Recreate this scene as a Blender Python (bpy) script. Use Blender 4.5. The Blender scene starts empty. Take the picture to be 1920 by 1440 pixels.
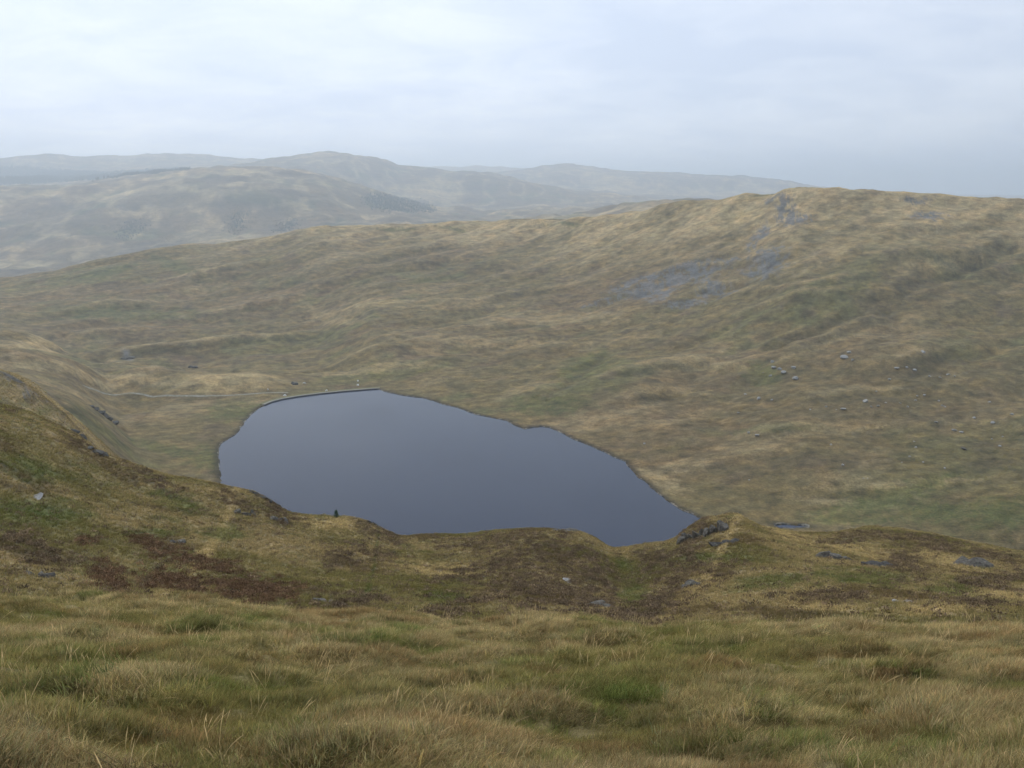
import bpy, bmesh, math, random
import numpy as np
from mathutils import Vector, Matrix

# ------------------------------------------------------------------ camera / world / sun / exposure
scene = bpy.context.scene
F_PX, EYE_ROW, EYE_Z = 1495.0, 345.0, 198.0          # focal length in px of a 1920 wide picture, row of eye level, eye height over the lake
PITCH = math.atan((720.0 - EYE_ROW) / F_PX)
cam_d = bpy.data.cameras.new("camera")
cam_d.sensor_width = 36.0
cam_d.lens = 36.0 * F_PX / 1920.0
cam_d.clip_start = 0.1
cam_d.clip_end = 80000.0
cam = bpy.data.objects.new("camera", cam_d)
scene.collection.objects.link(cam)
cam.location = (0, 0, EYE_Z)
cam.rotation_euler = (math.pi / 2 - PITCH, 0, 0)
scene.camera = cam

SUN_EL, SUN_AZ = math.radians(40), math.radians(-32)    # azimuth measured from +Y towards +X
SUN_DIR = Vector((math.sin(SUN_AZ) * math.cos(SUN_EL), math.cos(SUN_AZ) * math.cos(SUN_EL), math.sin(SUN_EL)))

world = bpy.data.worlds.new("World")
scene.world = world
world.use_nodes = True
wn, wl = world.node_tree.nodes, world.node_tree.links
wn.clear()


def N(nodes, kind, **kw):
    n = nodes.new(kind)
    for k, v in kw.items():
        setattr(n, k, v)
    return n


def math_node(nodes, links, op, a, b=None, clamp=False):
    n = nodes.new("ShaderNodeMath")
    n.operation = op
    n.use_clamp = clamp
    for i, v in enumerate((a, b)):
        if v is None:
            continue
        if isinstance(v, (int, float)):
            n.inputs[i].default_value = v
        else:
            links.new(v, n.inputs[i])
    return n.outputs[0]


def mix_col(nodes, links, fac, a, b, blend='MIX'):
    n = nodes.new("ShaderNodeMix")
    n.data_type = 'RGBA'
    n.blend_type = blend
    for sock, v in ((n.inputs[0], fac), (n.inputs[6], a), (n.inputs[7], b)):
        if isinstance(v, (int, float)):
            sock.default_value = v
        elif isinstance(v, tuple):
            sock.default_value = (*v, 1) if len(v) == 3 else v
        else:
            links.new(v, sock)
    return n.outputs[2]


sky = N(wn, "ShaderNodeTexSky", sky_type='NISHITA', sun_disc=False)
sky.sun_elevation = SUN_EL
sky.sun_rotation = SUN_AZ
sky.air_density, sky.dust_density, sky.ozone_density = 1.0, 2.0, 1.0
tc = N(wn, "ShaderNodeTexCoord")
sep = N(wn, "ShaderNodeSeparateXYZ")
wl.new(tc.outputs["Generated"], sep.inputs[0])
zz = math_node(wn, wl, 'ADD', math_node(wn, wl, 'MAXIMUM', sep.outputs[2], 0.0), 0.20)
comb = N(wn, "ShaderNodeCombineXYZ")
wl.new(math_node(wn, wl, 'DIVIDE', sep.outputs[0], zz), comb.inputs[0])
wl.new(math_node(wn, wl, 'DIVIDE', sep.outputs[1], zz), comb.inputs[1])
mp = N(wn, "ShaderNodeMapping")
mp.inputs["Location"].default_value = (2.3, 0.4, 0)
mp.inputs["Rotation"].default_value = (0, 0, 0.25)
wl.new(comb.outputs[0], mp.inputs[0])
cl1 = N(wn, "ShaderNodeTexNoise")
cl1.inputs["Scale"].default_value = 1.1
cl1.inputs["Detail"].default_value = 7
cl1.inputs["Roughness"].default_value = 0.52
cl1.inputs["Distortion"].default_value = 0.25
wl.new(mp.outputs[0], cl1.inputs["Vector"])
cl2 = N(wn, "ShaderNodeTexNoise")
cl2.inputs["Scale"].default_value = 3.2
cl2.inputs["Detail"].default_value = 6
cl2.inputs["Roughness"].default_value = 0.55
cl2.inputs["Distortion"].default_value = 0.5
mp2 = N(wn, "ShaderNodeMapping")
mp2.inputs["Location"].default_value = (7.1, 3.3, 0)
mp2.inputs["Scale"].default_value = (0.8, 1.0, 1.0)
wl.new(comb.outputs[0], mp2.inputs[0])
wl.new(mp2.outputs[0], cl2.inputs["Vector"])
cmix = math_node(wn, wl, 'ADD', math_node(wn, wl, 'MULTIPLY', cl1.outputs[0], 0.55), math_node(wn, wl, 'MULTIPLY', cl2.outputs[0], 0.45))
ramp = N(wn, "ShaderNodeValToRGB")
ramp.color_ramp.elements[0].position, ramp.color_ramp.elements[1].position = 0.40, 0.63
ramp.color_ramp.elements[0].color = (7.4, 8.45, 10.4, 1)
ramp.color_ramp.elements[1].color = (9.4, 10.2, 11.6, 1)
wl.new(cmix, ramp.inputs[0])
# the cloud sheet is thinner and brighter towards the veiled sun
dotn = N(wn, "ShaderNodeVectorMath", operation='DOT_PRODUCT')
wl.new(tc.outputs["Generated"], dotn.inputs[0])
dotn.inputs[1].default_value = SUN_DIR
glow = math_node(wn, wl, 'ADD', math_node(wn, wl, 'MULTIPLY', math_node(wn, wl, 'MAXIMUM', dotn.outputs["Value"], 0.0), 0.38), 0.68)
gl3 = N(wn, "ShaderNodeCombineXYZ")
for i in range(3):
    wl.new(glow, gl3.inputs[i])
clouds = mix_col(wn, wl, 1.0, ramp.outputs[0], gl3.outputs[0], 'MULTIPLY')
skycol = mix_col(wn, wl, 0.90, sky.outputs[0], clouds)
bg = N(wn, "ShaderNodeBackground")
bg.inputs[1].default_value = 0.10
wl.new(skycol, bg.inputs[0])
wo = N(wn, "ShaderNodeOutputWorld")
wl.new(bg.outputs[0], wo.inputs[0])

sun_d = bpy.data.lights.new("sun", 'SUN')
sun_d.energy = 1.5
sun_d.angle = math.radians(14)
sun_d.color = (1.0, 0.95, 0.86)
sun = bpy.data.objects.new("sun", sun_d)
scene.collection.objects.link(sun)
sun.rotation_euler = (-SUN_DIR).to_track_quat('-Z', 'Y').to_euler()

scene.view_settings.view_transform = 'Standard'
scene.view_settings.look = 'None'
scene.view_settings.exposure = 0.1
scene.view_settings.gamma = 1.0
scene.view_settings.use_curve_mapping = False
scene.render.engine = 'CYCLES'
scene.cycles.use_denoising = True
scene.cycles.use_adaptive_sampling = True
scene.cycles.adaptive_threshold = 0.03
scene.cycles.volume_bounces = 2
scene.cycles.max_bounces = 5
scene.cycles.diffuse_bounces = 2
scene.cycles.glossy_bounces = 2
scene.cycles.transmission_bounces = 2
scene.cycles.transparent_max_bounces = 8

# ------------------------------------------------------------------ helpers
rng = np.random.default_rng(11)
random.seed(5)


_ang = np.random.default_rng(99).random(65536).astype(np.float32) * np.float32(2 * math.pi)
GRAD_X, GRAD_Y = np.cos(_ang), np.sin(_ang)


def noise2(x, y, seed=0):
    """gradient noise, about -1..1"""
    xf, yf = np.floor(x), np.floor(y)
    xi, yi = xf.astype(np.int32), yf.astype(np.int32)
    fx, fy = (x - xf).astype(np.float32), (y - yf).astype(np.float32)
    u, v = fx * fx * (3 - 2 * fx), fy * fy * (3 - 2 * fy)
    hx0, hx1 = xi * np.int32(7919), (xi + 1) * np.int32(7919)
    hy0, hy1 = yi * np.int32(104729) + np.int32(seed * 31337), (yi + 1) * np.int32(104729) + np.int32(seed * 31337)

    def g(hx, hy, dx, dy):
        h = hx ^ hy
        h = (h ^ (h >> 7) ^ (h >> 15)) & 0xFFFF
        return GRAD_X[h] * dx + GRAD_Y[h] * dy
    n0 = g(hx0, hy0, fx, fy)
    n0 += u * (g(hx1, hy0, fx - 1, fy) - n0)
    n1 = g(hx0, hy1, fx, fy - 1)
    n1 += u * (g(hx1, hy1, fx - 1, fy - 1) - n1)
    return 1.5 * (n0 + v * (n1 - n0))


def fbm(x, y, scale, octaves=4, seed=0, gain=0.5):
    s, a, tot = np.zeros_like(x, dtype=float), 1.0, 0.0
    fx, fy = x / scale, y / scale
    for i in range(octaves):
        s += a * noise2(fx, fy, seed + i * 17)
        tot += a
        a *= gain
        fx, fy = fx * 2.03 + 3.1, fy * 2.03 - 1.7
    return s / tot * 1.35


def ridged(x, y, scale, octaves=4, seed=0):
    s, a, tot = np.zeros_like(x, dtype=float), 1.0, 0.0
    fx, fy = x / scale, y / scale
    for i in range(octaves):
        s += a * (1 - 2 * np.abs(noise2(fx, fy, seed + i * 13)))
        tot += a
        a *= 0.5
        fx, fy = fx * 2.07 + 1.3, fy * 2.07 + 4.7
    return s / tot


def billow(x, y, scale, octaves=3, seed=0):
    # rounded knolls with creased hollows between them
    s, a, tot = np.zeros_like(x, dtype=float), 1.0, 0.0
    fx, fy = x / scale, y / scale
    for i in range(octaves):
        s += a * (2.4 * np.abs(noise2(fx, fy, seed + i * 13)) - 0.75)
        tot += a
        a *= 0.5
        fx, fy = fx * 2.07 + 1.3, fy * 2.07 + 4.7
    return s / tot


def sstep(a, b, x):
    t = np.clip((x - a) / (b - a), 0.0, 1.0)
    return t * t * (3 - 2 * t)


def ray(px, py):
    """azimuth and tangent of elevation of a picture point (1920 x 1440)"""
    cp, sp = math.cos(PITCH), math.sin(PITCH)
    dx, up, f = px - 960.0, 720.0 - py, F_PX
    dy, dz = up * sp + f * cp, up * cp - f * sp
    return math.atan2(dx, dy), dz / math.hypot(dx, dy)


def link(o, parent=None):
    scene.collection.objects.link(o)
    if parent:
        o.parent = parent
    return o


def mesh_obj(name, verts, faces, mat, parent=None, smooth=False):
    me = bpy.data.meshes.new(name)
    me.from_pydata([tuple(v) for v in verts], [], [tuple(f) for f in faces])
    me.update()
    if mat:
        me.materials.append(mat)
    if smooth:
        me.polygons.foreach_set("use_smooth", [True] * len(me.polygons))
    return link(bpy.data.objects.new(name, me), parent)


def tag(o, label=None, cat=None, group=None, kind=None):
    if label:
        o["label"] = label
    if cat:
        o["category"] = cat
    if group:
        o["group"] = group
    if kind:
        o["kind"] = kind
    return o


# ------------------------------------------------------------------ the lay of the land: ridge and valley lines, each a list of (px, py, distance)
LINES = []


def line(pts):
    th, tt, lr = [], [], []
    P = np.array(sorted(pts), dtype=float)
    xs = np.arange(P[0, 0], P[-1, 0] + 1, 10.0)
    pts = np.stack([xs, np.interp(xs, P[:, 0], P[:, 1]), np.exp(np.interp(xs, P[:, 0], np.log(P[:, 2])))], -1)
    for px, py, r in pts:
        a, t = ray(px, py)
        th.append(a)
        tt.append(t)
        lr.append(math.log(r))
    o = np.argsort(th)
    LINES.append((np.array(th)[o], np.array(tt)[o], np.array(lr)[o]))


def flat_line(r, z):
    LINES.append((np.array([-1.0, 1.0]), np.array([z / r, z / r]), np.array([math.log(r)] * 2)))


def at_z(px, py, z):
    a, t = ray(px, py)
    return (px, py, (z - EYE_Z) / t)


# the hillside the camera stands on
flat_line(0.8, -1.85)
flat_line(1.8, -2.30)
flat_line(3.0, -2.98)
line([(-700, 1436, 4.6), (2620, 1440, 4.6)])
line([(-700, 1250, 8.0), (0, 1262, 8.0), (700, 1268, 8.0), (1400, 1270, 8.0), (2620, 1275, 8.0)])
crest = [(-700, 1085, 17), (0, 1124, 17), (200, 1130, 17), (400, 1138, 16), (520, 1148, 15.5), (620, 1155, 15), (720, 1146, 15), (850, 1162, 15),
         (1000, 1157, 16), (1100, 1167, 15.5), (1200, 1178, 15), (1400, 1168, 16), (1530, 1168, 16), (1700, 1184, 15), (1920, 1184, 15), (2620, 1200, 15)]
line([(x, y + 22, r * 0.80) for x, y, r in crest])
line(crest)
line([(x, y + 50, r * 1.45) for x, y, r in crest])
line([(x, y + 26, 40) for x, y, r in crest])
# hummocks below it
line([(-700, 1010, 58), (0, 1075, 58), (300, 1108, 58), (600, 1122, 58), (900, 1132, 58), (1160, 1150, 58), (1400, 1135, 58), (1650, 1128, 58), (1920, 1145, 58), (2620, 1170, 58)])
line([(-700, 880, 80), (0, 975, 80), (300, 1035, 80), (600, 1072, 80), (850, 1092, 80), (1000, 1085, 82), (1170, 1120, 80), (1300, 1085, 80), (1450, 1072, 80), (1620, 1088, 80), (1920, 1108, 80), (2620, 1150, 80)])
line([(-700, 760, 108), (0, 860, 106), (200, 945, 104), (400, 985, 102), (600, 1022, 102), (740, 1045, 102), (850, 1046, 105), (1000, 1030, 106), (1100, 1038, 106), (1175, 1078, 104), (1290, 1035, 105), (1400, 1010, 105), (1530, 1036, 106), (1700, 1052, 106), (1920, 1078, 106), (2620, 1130, 106)])
knoll = [(-700, 640, 190), (-200, 715, 175), (0, 757, 165), (60, 775, 160), (140, 812, 155), (190, 850, 150), (300, 886, 145), (420, 911, 140), (480, 925, 138), (540, 962, 135),
         (600, 968, 133), (680, 975, 132), (715, 996, 132), (745, 1008, 132), (800, 1003, 134), (860, 1002, 136), (940, 995, 138), (1010, 990, 138), (1090, 997, 138),
         (1120, 1012, 138), (1145, 1030, 136), (1200, 1024, 136), (1265, 1012, 136), (1290, 990, 136), (1320, 971, 136), (1380, 964, 136), (1430, 990, 138),
         (1480, 1000, 142), (1535, 1002, 150), (1640, 990, 160), (1740, 1003, 160), (1840, 1022, 158), (1920, 1036, 155), (2200, 1070, 150), (2620, 1100, 150)]
line(knoll)
line([(x, y + 34, r * 1.14) for x, y, r in knoll])
line([(x, y + 62 if x > 250 else y + 25, r * 1.6) for x, y, r in knoll])
# second spur on the left with its scree; right of it the lake basin
line([(-700, 610, 340), (-200, 650, 330), (0, 690, 300), (40, 706, 305), (80, 735, 310), (120, 770, 315), (160, 808, 320), (200, 848, 330), (300, 930, 335), (420, 990, 340), (600, 1065, 330), (1000, 1090, 325), (1300, 1075, 325), (1500, 1045, 330), (1920, 1075, 330), (2620, 1130, 330)])
line([(-700, 660, 480), (0, 712, 450), (60, 738, 470), (120, 772, 500), (180, 803, 520), at_z(250, 830, 3), at_z(410, 905, 2), at_z(600, 1055, 2), at_z(1000, 1075, 2), at_z(1300, 1060, 2), at_z(1470, 1000, 1.5), at_z(1700, 1015, 3), at_z(1920, 1050, 4), at_z(2620, 1100, 6)])
# far shore
shore = [(-700, 640, 720), (0, 703, 690), (60, 713, 695), (120, 727, 710), at_z(200, 738, 3), at_z(400, 762, 2), at_z(480, 748, 1.5), at_z(600, 735, 1.0), at_z(705, 725, 1), at_z(830, 756, 1), at_z(1000, 796, 1), at_z(1175, 862, 1), at_z(1310, 960, 1),
         at_z(1470, 972, 1), at_z(1700, 985, 4), at_z(1920, 1015, 6), at_z(2620, 1060, 10)]
line(shore)
spur = [(-700, 560, 1150), (-100, 615, 1100), (0, 628, 1040), (45, 631, 1020), (100, 650, 990), (160, 668, 950), (230, 681, 920), (330, 690, 890), (400, 698, 870), (480, 700, 850), (530, 710, 840), (620, 714, 850)]
CR = [(-700, 530, 1800), (-100, 530, 1750), (0, 521, 1700), (40, 519, 1700), (160, 494, 1690), (220, 480, 1690), (310, 462, 1680), (400, 456, 1680), (480, 444, 1670), (560, 428, 1660), (600, 421, 1650), (700, 421, 1630), (800, 418, 1610), (900, 416, 1580),
      (1050, 411, 1500), (1200, 391, 1430), (1290, 376, 1390), (1380, 375, 1360), (1430, 369, 1330), (1480, 356, 1310), (1530, 350, 1300), (1570, 350, 1300), (1620, 356, 1310), (1720, 360, 1330), (1800, 364, 1350), (1920, 377, 1370), (2300, 400, 1400), (2620, 420, 1400)]
CRX = np.array(CR)
SHX = np.array(shore)


def slope_pt(px, v):
    bx = np.interp(px, SHX[:, 0], SHX[:, 1])
    br = np.interp(px, SHX[:, 0], SHX[:, 2])
    cx = np.interp(px, CRX[:, 0], CRX[:, 1])
    cr = np.interp(px, CRX[:, 0], CRX[:, 2])
    return (px, cx + (bx - cx) * v, br + (cr - br) * (1 - v) ** 1.3)


XS = list(range(700, 2001, 100)) + [2300, 2620]
line(spur + [slope_pt(x, 0.84) for x in XS])
line([(x, y + 17, r * 1.09) for x, y, r in spur[:8]] + [(400, 700, 950), (480, 690, 945), (560, 690, 940), (620, 686, 930)] + [slope_pt(x, 0.70) for x in XS])
line([(-700, 560, 1330), (0, 604, 1270), (100, 618, 1230), (200, 632, 1180), (330, 645, 1120), (480, 640, 1090), (600, 640, 1080)] + [slope_pt(x, 0.54) for x in XS])
line([(-700, 545, 1480), (0, 570, 1450), (200, 560, 1400), (400, 560, 1340), (600, 545, 1280)] + [slope_pt(x, 0.36) for x in XS])
line([(-700, 538, 1650), (0, 538, 1600), (200, 508, 1570), (400, 490, 1530), (600, 465, 1480)] + [slope_pt(x, 0.19) for x in XS])
line([slope_pt(x, 0.055) for x in [-700, -100, 0, 100, 200, 300, 400, 500, 600] + XS])
line(CR)
line([(x, y + 9, r * 1.10) for x, y, r in CR])
# the valley behind and the hazy hills
line([(-700, 540, 2944), (0, 540, 2880), (300, 500, 2880), (600, 470, 2880), (1000, 440, 2752), (1300, 410, 2624), (1600, 392, 2560), (1920, 400, 2560), (2620, 430, 2560)])
line([(-700, 470, 4320), (0, 478, 4240), (200, 455, 4240), (400, 430, 4240), (560, 425, 4240), (800, 425, 4160), (1000, 408, 3920), (1100, 395, 3840), (1200, 380, 3840), (1300, 378, 3840), (1600, 392, 3840), (2620, 430, 3840)])
line([(-700, 420, 4960), (0, 420, 4960), (150, 395, 4880), (300, 362, 4880), (400, 342, 4880), (500, 345, 4880), (600, 358, 4800), (700, 388, 4800), (800, 408, 4720), (1000, 412, 4640), (1200, 392, 4640), (1600, 392, 4640), (2620, 430, 4640)])
line([(-700, 360, 6080), (0, 352, 6080), (150, 342, 6000), (250, 330, 5920), (330, 318, 5840), (430, 307, 5760), (500, 309, 5760), (560, 314, 5760), (640, 332, 5680), (720, 356, 5600), (800, 385, 5520), (900, 398, 5440), (1100, 392, 5440), (1600, 388, 5440), (2620, 420, 5440)])
line([(-700, 368, 6880), (0, 355, 6880), (300, 330, 6800), (430, 318, 6640), (560, 326, 6560), (700, 375, 6560), (850, 392, 6560), (1100, 384, 6560), (1600, 384, 6560), (2620, 410, 6560)])
line([(-700, 350, 8320), (0, 338, 8320), (200, 330, 8320), (420, 314, 8320), (500, 299, 8320), (560, 292, 8320), (610, 286, 8320), (680, 290, 8320), (720, 299, 8320), (750, 310, 8320), (800, 313, 8320), (880, 320, 8240), (950, 330, 8160), (1020, 345, 8000), (1100, 360, 8000), (1250, 375, 8000), (1600, 380, 8000), (2620, 395, 8000)])
line([(-700, 348, 9440), (0, 334, 9440), (200, 322, 9440), (420, 313, 9440), (610, 298, 9440), (750, 322, 9440), (1000, 348, 9440), (1250, 368, 9440), (1600, 378, 9440), (2620, 390, 9440)])
line([(-700, 300, 11200), (-100, 299, 11200), (0, 294, 11200), (70, 291, 11200), (108, 287, 11200), (150, 293, 11200), (250, 291, 11200), (330, 287, 11200), (370, 288, 11200), (430, 294, 11200), (520, 300, 11200), (700, 322, 11200), (850, 335, 11200),
      (905, 329, 11200), (945, 320, 11200), (1000, 317, 11200), (1070, 306, 11200), (1130, 313, 11200), (1200, 321, 11200), (1350, 328, 11200), (1430, 333, 11200), (1500, 343, 11200), (1580, 356, 11200), (1700, 365, 11200), (1920, 376, 11200), (2620, 385, 11200)])
line([(-700, 320, 13120), (0, 312, 13120), (430, 312, 13120), (1070, 326, 13120), (1430, 346, 13120), (1920, 377, 13120), (2620, 380, 13120)])
line([(-700, 305, 15000), (0, 303, 15000), (430, 302, 15000), (700, 308, 15000), (850, 312, 15000), (1000, 315, 15000), (1100, 326, 15000), (1300, 345, 15000), (1500, 356, 15000), (1920, 374, 15000), (2620, 376, 15000)])
line([(-700, 330, 19575), (600, 335, 19575), (1300, 364, 19575), (2620, 368, 19575)])
line([(-700, 366, 41600), (2620, 366, 41600)])

# ------------------------------------------------------------------ lake outline
lake_px = [(705, 729), (640, 734), (600, 738), (560, 743), (530, 748), (505, 755), (485, 766), (468, 780), (456, 797), (444, 812), (430, 822), (415, 831), (410, 846), (411, 870), (413, 892), (418, 912),
           (430, 960), (480, 1015), (600, 1045), (760, 1052), (950, 1052), (1120, 1055), (1200, 1045), (1270, 1016), (1312, 973),
           (1280, 958), (1250, 939), (1228, 920), (1208, 903), (1190, 889), (1180, 878), (1174, 866), (1150, 856), (1120, 842), (1080, 825), (1050, 811), (1025, 800), (1003, 801), (985, 805), (965, 798), (948, 789), (915, 782), (885, 775), (865, 767), (830, 758), (800, 748), (770, 744), (740, 739), (718, 734)]
pond_px = [(1450, 985.5), (1472, 983.5), (1500, 985.5), (1522, 988.5), (1500, 990.5), (1460, 989.5)]


def on_lake(px, py, z=0.0):
    a, t = ray(px, py)
    r = (z - EYE_Z) / t
    return (r * math.sin(a), r * math.cos(a))


def refine(poly, step, jitter, seed):
    out, rr = [], np.random.default_rng(seed)
    n = len(poly)
    P = np.array(poly)
    for i in range(n):
        p0, p1, p2, p3 = P[i - 1], P[i], P[(i + 1) % n], P[(i + 2) % n]
        k = max(1, int(np.hypot(*(p2 - p1)) / step))
        for j in range(k):
            s = j / k
            c = 0.5 * ((2 * p1) + (p2 - p0) * s + (2 * p0 - 5 * p1 + 4 * p2 - p3) * s * s + (3 * p1 - p0 - 3 * p2 + p3) * s ** 3)
            lin = p1 * (1 - s) + p2 * s
            out.append(0.55 * c + 0.45 * lin + rr.normal(0, jitter, 2))
    return np.array(out)


LAKE = refine([on_lake(*p) for p in lake_px], 5.0, 0.45, 3)
POND = refine([on_lake(*p) for p in pond_px], 3.0, 0.3, 4)


def signed_dist(x, y, poly):
    d = np.full(x.shape, 1e9)
    inside = np.zeros(x.shape, bool)
    n = len(poly)
    for i in range(n):
        ax, ay = poly[i]
        bx, by = poly[(i + 1) % n]
        ex, ey = bx - ax, by - ay
        t = np.clip(((x - ax) * ex + (y - ay) * ey) / (ex * ex + ey * ey + 1e-9), 0, 1)
        d = np.minimum(d, (x - ax - t * ex) ** 2 + (y - ay - t * ey) ** 2)
        c = ((ay > y) != (by > y))
        with np.errstate(divide='ignore', invalid='ignore'):
            inside ^= c & (x < (bx - ax) * (y - ay) / ((by - ay) if by != ay else 1e-9) + ax)
    d = np.sqrt(d)
    return np.where(inside, -d, d)


# ------------------------------------------------------------------ height field on a polar grid round the hillside
TH = np.linspace(math.radians(-48), math.radians(48), 1001)
R_ROWS = np.concatenate([np.geomspace(0.8, 30, 110, endpoint=False), np.geomspace(30, 290, 230, endpoint=False),
                         np.geomspace(290, 1900, 360, endpoint=False), np.geomspace(1900, 12500, 230, endpoint=False), np.geomspace(12500, 41600, 35)])
RING = {"near": 110, "mid": 340, "far": 700}
U = np.log(R_ROWS)


def pchip_cols(K, V, u):
    nk, nc = K.shape
    out = np.empty((len(u), nc))
    h = np.diff(K, axis=0)
    dl = np.diff(V, axis=0) / h
    m = np.zeros_like(V)
    w1, w2 = 2 * h[1:] + h[:-1], h[1:] + 2 * h[:-1]
    same = (dl[:-1] * dl[1:]) > 0
    with np.errstate(divide='ignore', invalid='ignore'):
        hm = (w1 + w2) / (w1 / dl[:-1] + w2 / dl[1:])
    m[1:-1] = np.where(same, hm, 0)
    m[0], m[-1] = dl[0], dl[-1]
    for c in range(nc):
        i = np.clip(np.searchsorted(K[:, c], u) - 1, 0, nk - 2)
        hh = h[i, c]
        s = np.clip((u - K[i, c]) / hh, 0, 1)
        out[:, c] = ((1 + 2 * s) * (1 - s) ** 2) * V[i, c] + s * (1 - s) ** 2 * hh * m[i, c] + s * s * (3 - 2 * s) * V[i + 1, c] + s * s * (s - 1) * hh * m[i + 1, c]
    return out


K = np.array([np.interp(TH, a, l) for a, t, l in LINES])
V = np.array([np.interp(TH, a, t) for a, t, l in LINES])
kern = np.exp(-0.5 * (np.arange(-9, 10) / 3.2) ** 2)
kern /= kern.sum()
sm = lambda A: np.array([np.convolve(np.pad(r, 9, mode='edge'), kern, mode='valid') for r in A])
K, V = sm(K), sm(V)
for i in range(1, len(K)):                                  # distances must grow outwards
    K[i] = np.maximum(K[i], K[i - 1] + 0.02)
T0 = pchip_cols(K, V, U)
RR, AA = np.meshgrid(R_ROWS, TH, indexing='ij')
X, Y = RR * np.sin(AA), RR * np.cos(AA)
Z = EYE_Z + T0 * RR

# relief that the broad lines do not carry
ca, sa = math.cos(0.55), math.sin(0.55)
XA, YA = X * ca + Y * sa, -X * sa + Y * ca                  # strike of the rock bands


def rows(r0, r1):
    return slice(int(np.searchsorted(R_ROWS, r0)), int(np.searchsorted(R_ROWS, r1)))


S = rows(0, 46)
x, y, r = X[S], Y[S], RR[S]
hum = np.maximum(fbm(x * 0.8, y * 1.6, 1.1, 3, 5), -0.35)
Z[S] += (1 - sstep(22, 45, r)) * sstep(1.2, 3.5, r) * (0.19 * hum + 0.18 * fbm(x, y, 4.5, 2, 9) + 0.07 * billow(x, y * 1.3, 0.5, 2, 13))
S = rows(20, 341)
x, y, r = X[S], Y[S], RR[S]
Z[S] += sstep(20, 60, r) * (1 - sstep(240, 340, r)) * (0.55 * fbm(x, y, 16, 3, 21) + 0.42 * np.maximum(fbm(x + 0.3 * y, y, 6.0, 3, 33), -0.1) + 0.12 * fbm(x, y, 1.6, 2, 41)) * (0.45 + 0.55 * sstep(50, 120, r))
S = rows(170, 900)
x, y, r = X[S], Y[S], RR[S]
Z[S] += sstep(170, 260, r) * (1 - sstep(700, 900, r)) * sstep(-0.18, -0.36, AA[S]) * (1.8 * billow(x + 0.5 * y, y, 38, 4, 23) + 0.8 * fbm(x, y, 9, 3, 27))
sd_l = np.full(RR.shape, 400.0)
m_ = (RR > 290) & (RR < 950)
sel = m_ & (np.abs(AA) < 0.62)
sd_l[sel] = signed_dist(X[sel].astype(np.float32), Y[sel].astype(np.float32), LAKE)
sd_p = np.full(RR.shape, 400.0)
sel = (RR > 330) & (RR < 560) & (X > 80)
sd_p[sel] = signed_dist(X[sel].astype(np.float32), Y[sel].astype(np.float32), POND)
S = rows(260, 2301)
x, y, r, xa, ya = X[S], Y[S], RR[S], XA[S], YA[S]
keep = sstep(6, 130, np.minimum(sd_l[S], sd_p[S] * 2)) * 0.93 + 0.07
wrk = fbm(x, y, 300, 2, 77)
far_relief = (6.5 * fbm(xa / 2.4, ya, 110, 3, 51) + 5.5 * billow(xa / 2.4, ya + 14 * wrk, 80, 2, 61) + 1.3 * billow(xa / 2.0, ya + 6 * wrk, 27, 3, 71) + 0.45 * billow(xa / 1.3, ya, 10, 3, 81))
far_relief *= 0.55 + 0.45 * sstep(420, 900, r)
Z[S] += sstep(260, 420, r) * (1 - sstep(1750, 2300, r)) * keep * far_relief
S = rows(1800, 90000)
x, y, r = X[S], Y[S], RR[S]
hill = (34 * fbm(x * ca - y * sa, (x * sa + y * ca) / 1.5, 900, 5, 91) + 44 * billow(x * 0.8 + y * 0.2, y / 1.3, 560, 4, 95) + 22 * billow(x * 0.7 + y * 0.3, y, 190, 3, 97))
Z[S] += sstep(1800, 2800, r) * hill * (0.75 - 0.15 * sstep(5400, 8300, r)) * (1 - 0.6 * sstep(13000, 22000, r))

# lake and pond basins
LOW = np.minimum(sd_l, sd_p)
near_lake = (LOW < 90) & m_
bank = 0.55 + 0.012 * np.maximum(LOW, 0)
w = sstep(0, 90, LOW)
Z = np.where(near_lake & (LOW > 0), np.maximum(bank, 0) * (1 - w) + np.maximum(Z, bank) * w, Z)
Z = np.where(LOW <= 0, np.maximum(-0.25 - 0.16 * np.abs(LOW), -7), Z)
Z = np.where(m_ & (LOW > 0) & (RR < 760), np.maximum(Z, 0.5), Z)


def col_of(a):
    return int(np.clip(round((a - TH[0]) / (TH[1] - TH[0])), 0, len(TH) - 1))


TT = (Z - EYE_Z) / RR


def hit(px, py, rmin=3.0, rmax=90000.0):
    """first point of the land seen at a picture point, between two distances"""
    a, t = ray(px, py)
    c = col_of(a)
    i0 = int(np.searchsorted(R_ROWS, rmin))
    col = TT[i0:, c]
    k = np.argmax(col >= t)
    if col[k] < t:
        k = int(np.argmax(np.where(R_ROWS[i0:] < rmax, col, -9)))
        r = R_ROWS[i0 + k]
    elif k == 0:
        r = R_ROWS[i0]
    else:
        t0, t1 = col[k - 1], col[k]
        r = R_ROWS[i0 + k - 1] + (R_ROWS[i0 + k] - R_ROWS[i0 + k - 1]) * (t - t0) / (t1 - t0 + 1e-12)
    r = min(r, rmax)
    return r * math.sin(a), r * math.cos(a)


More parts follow.
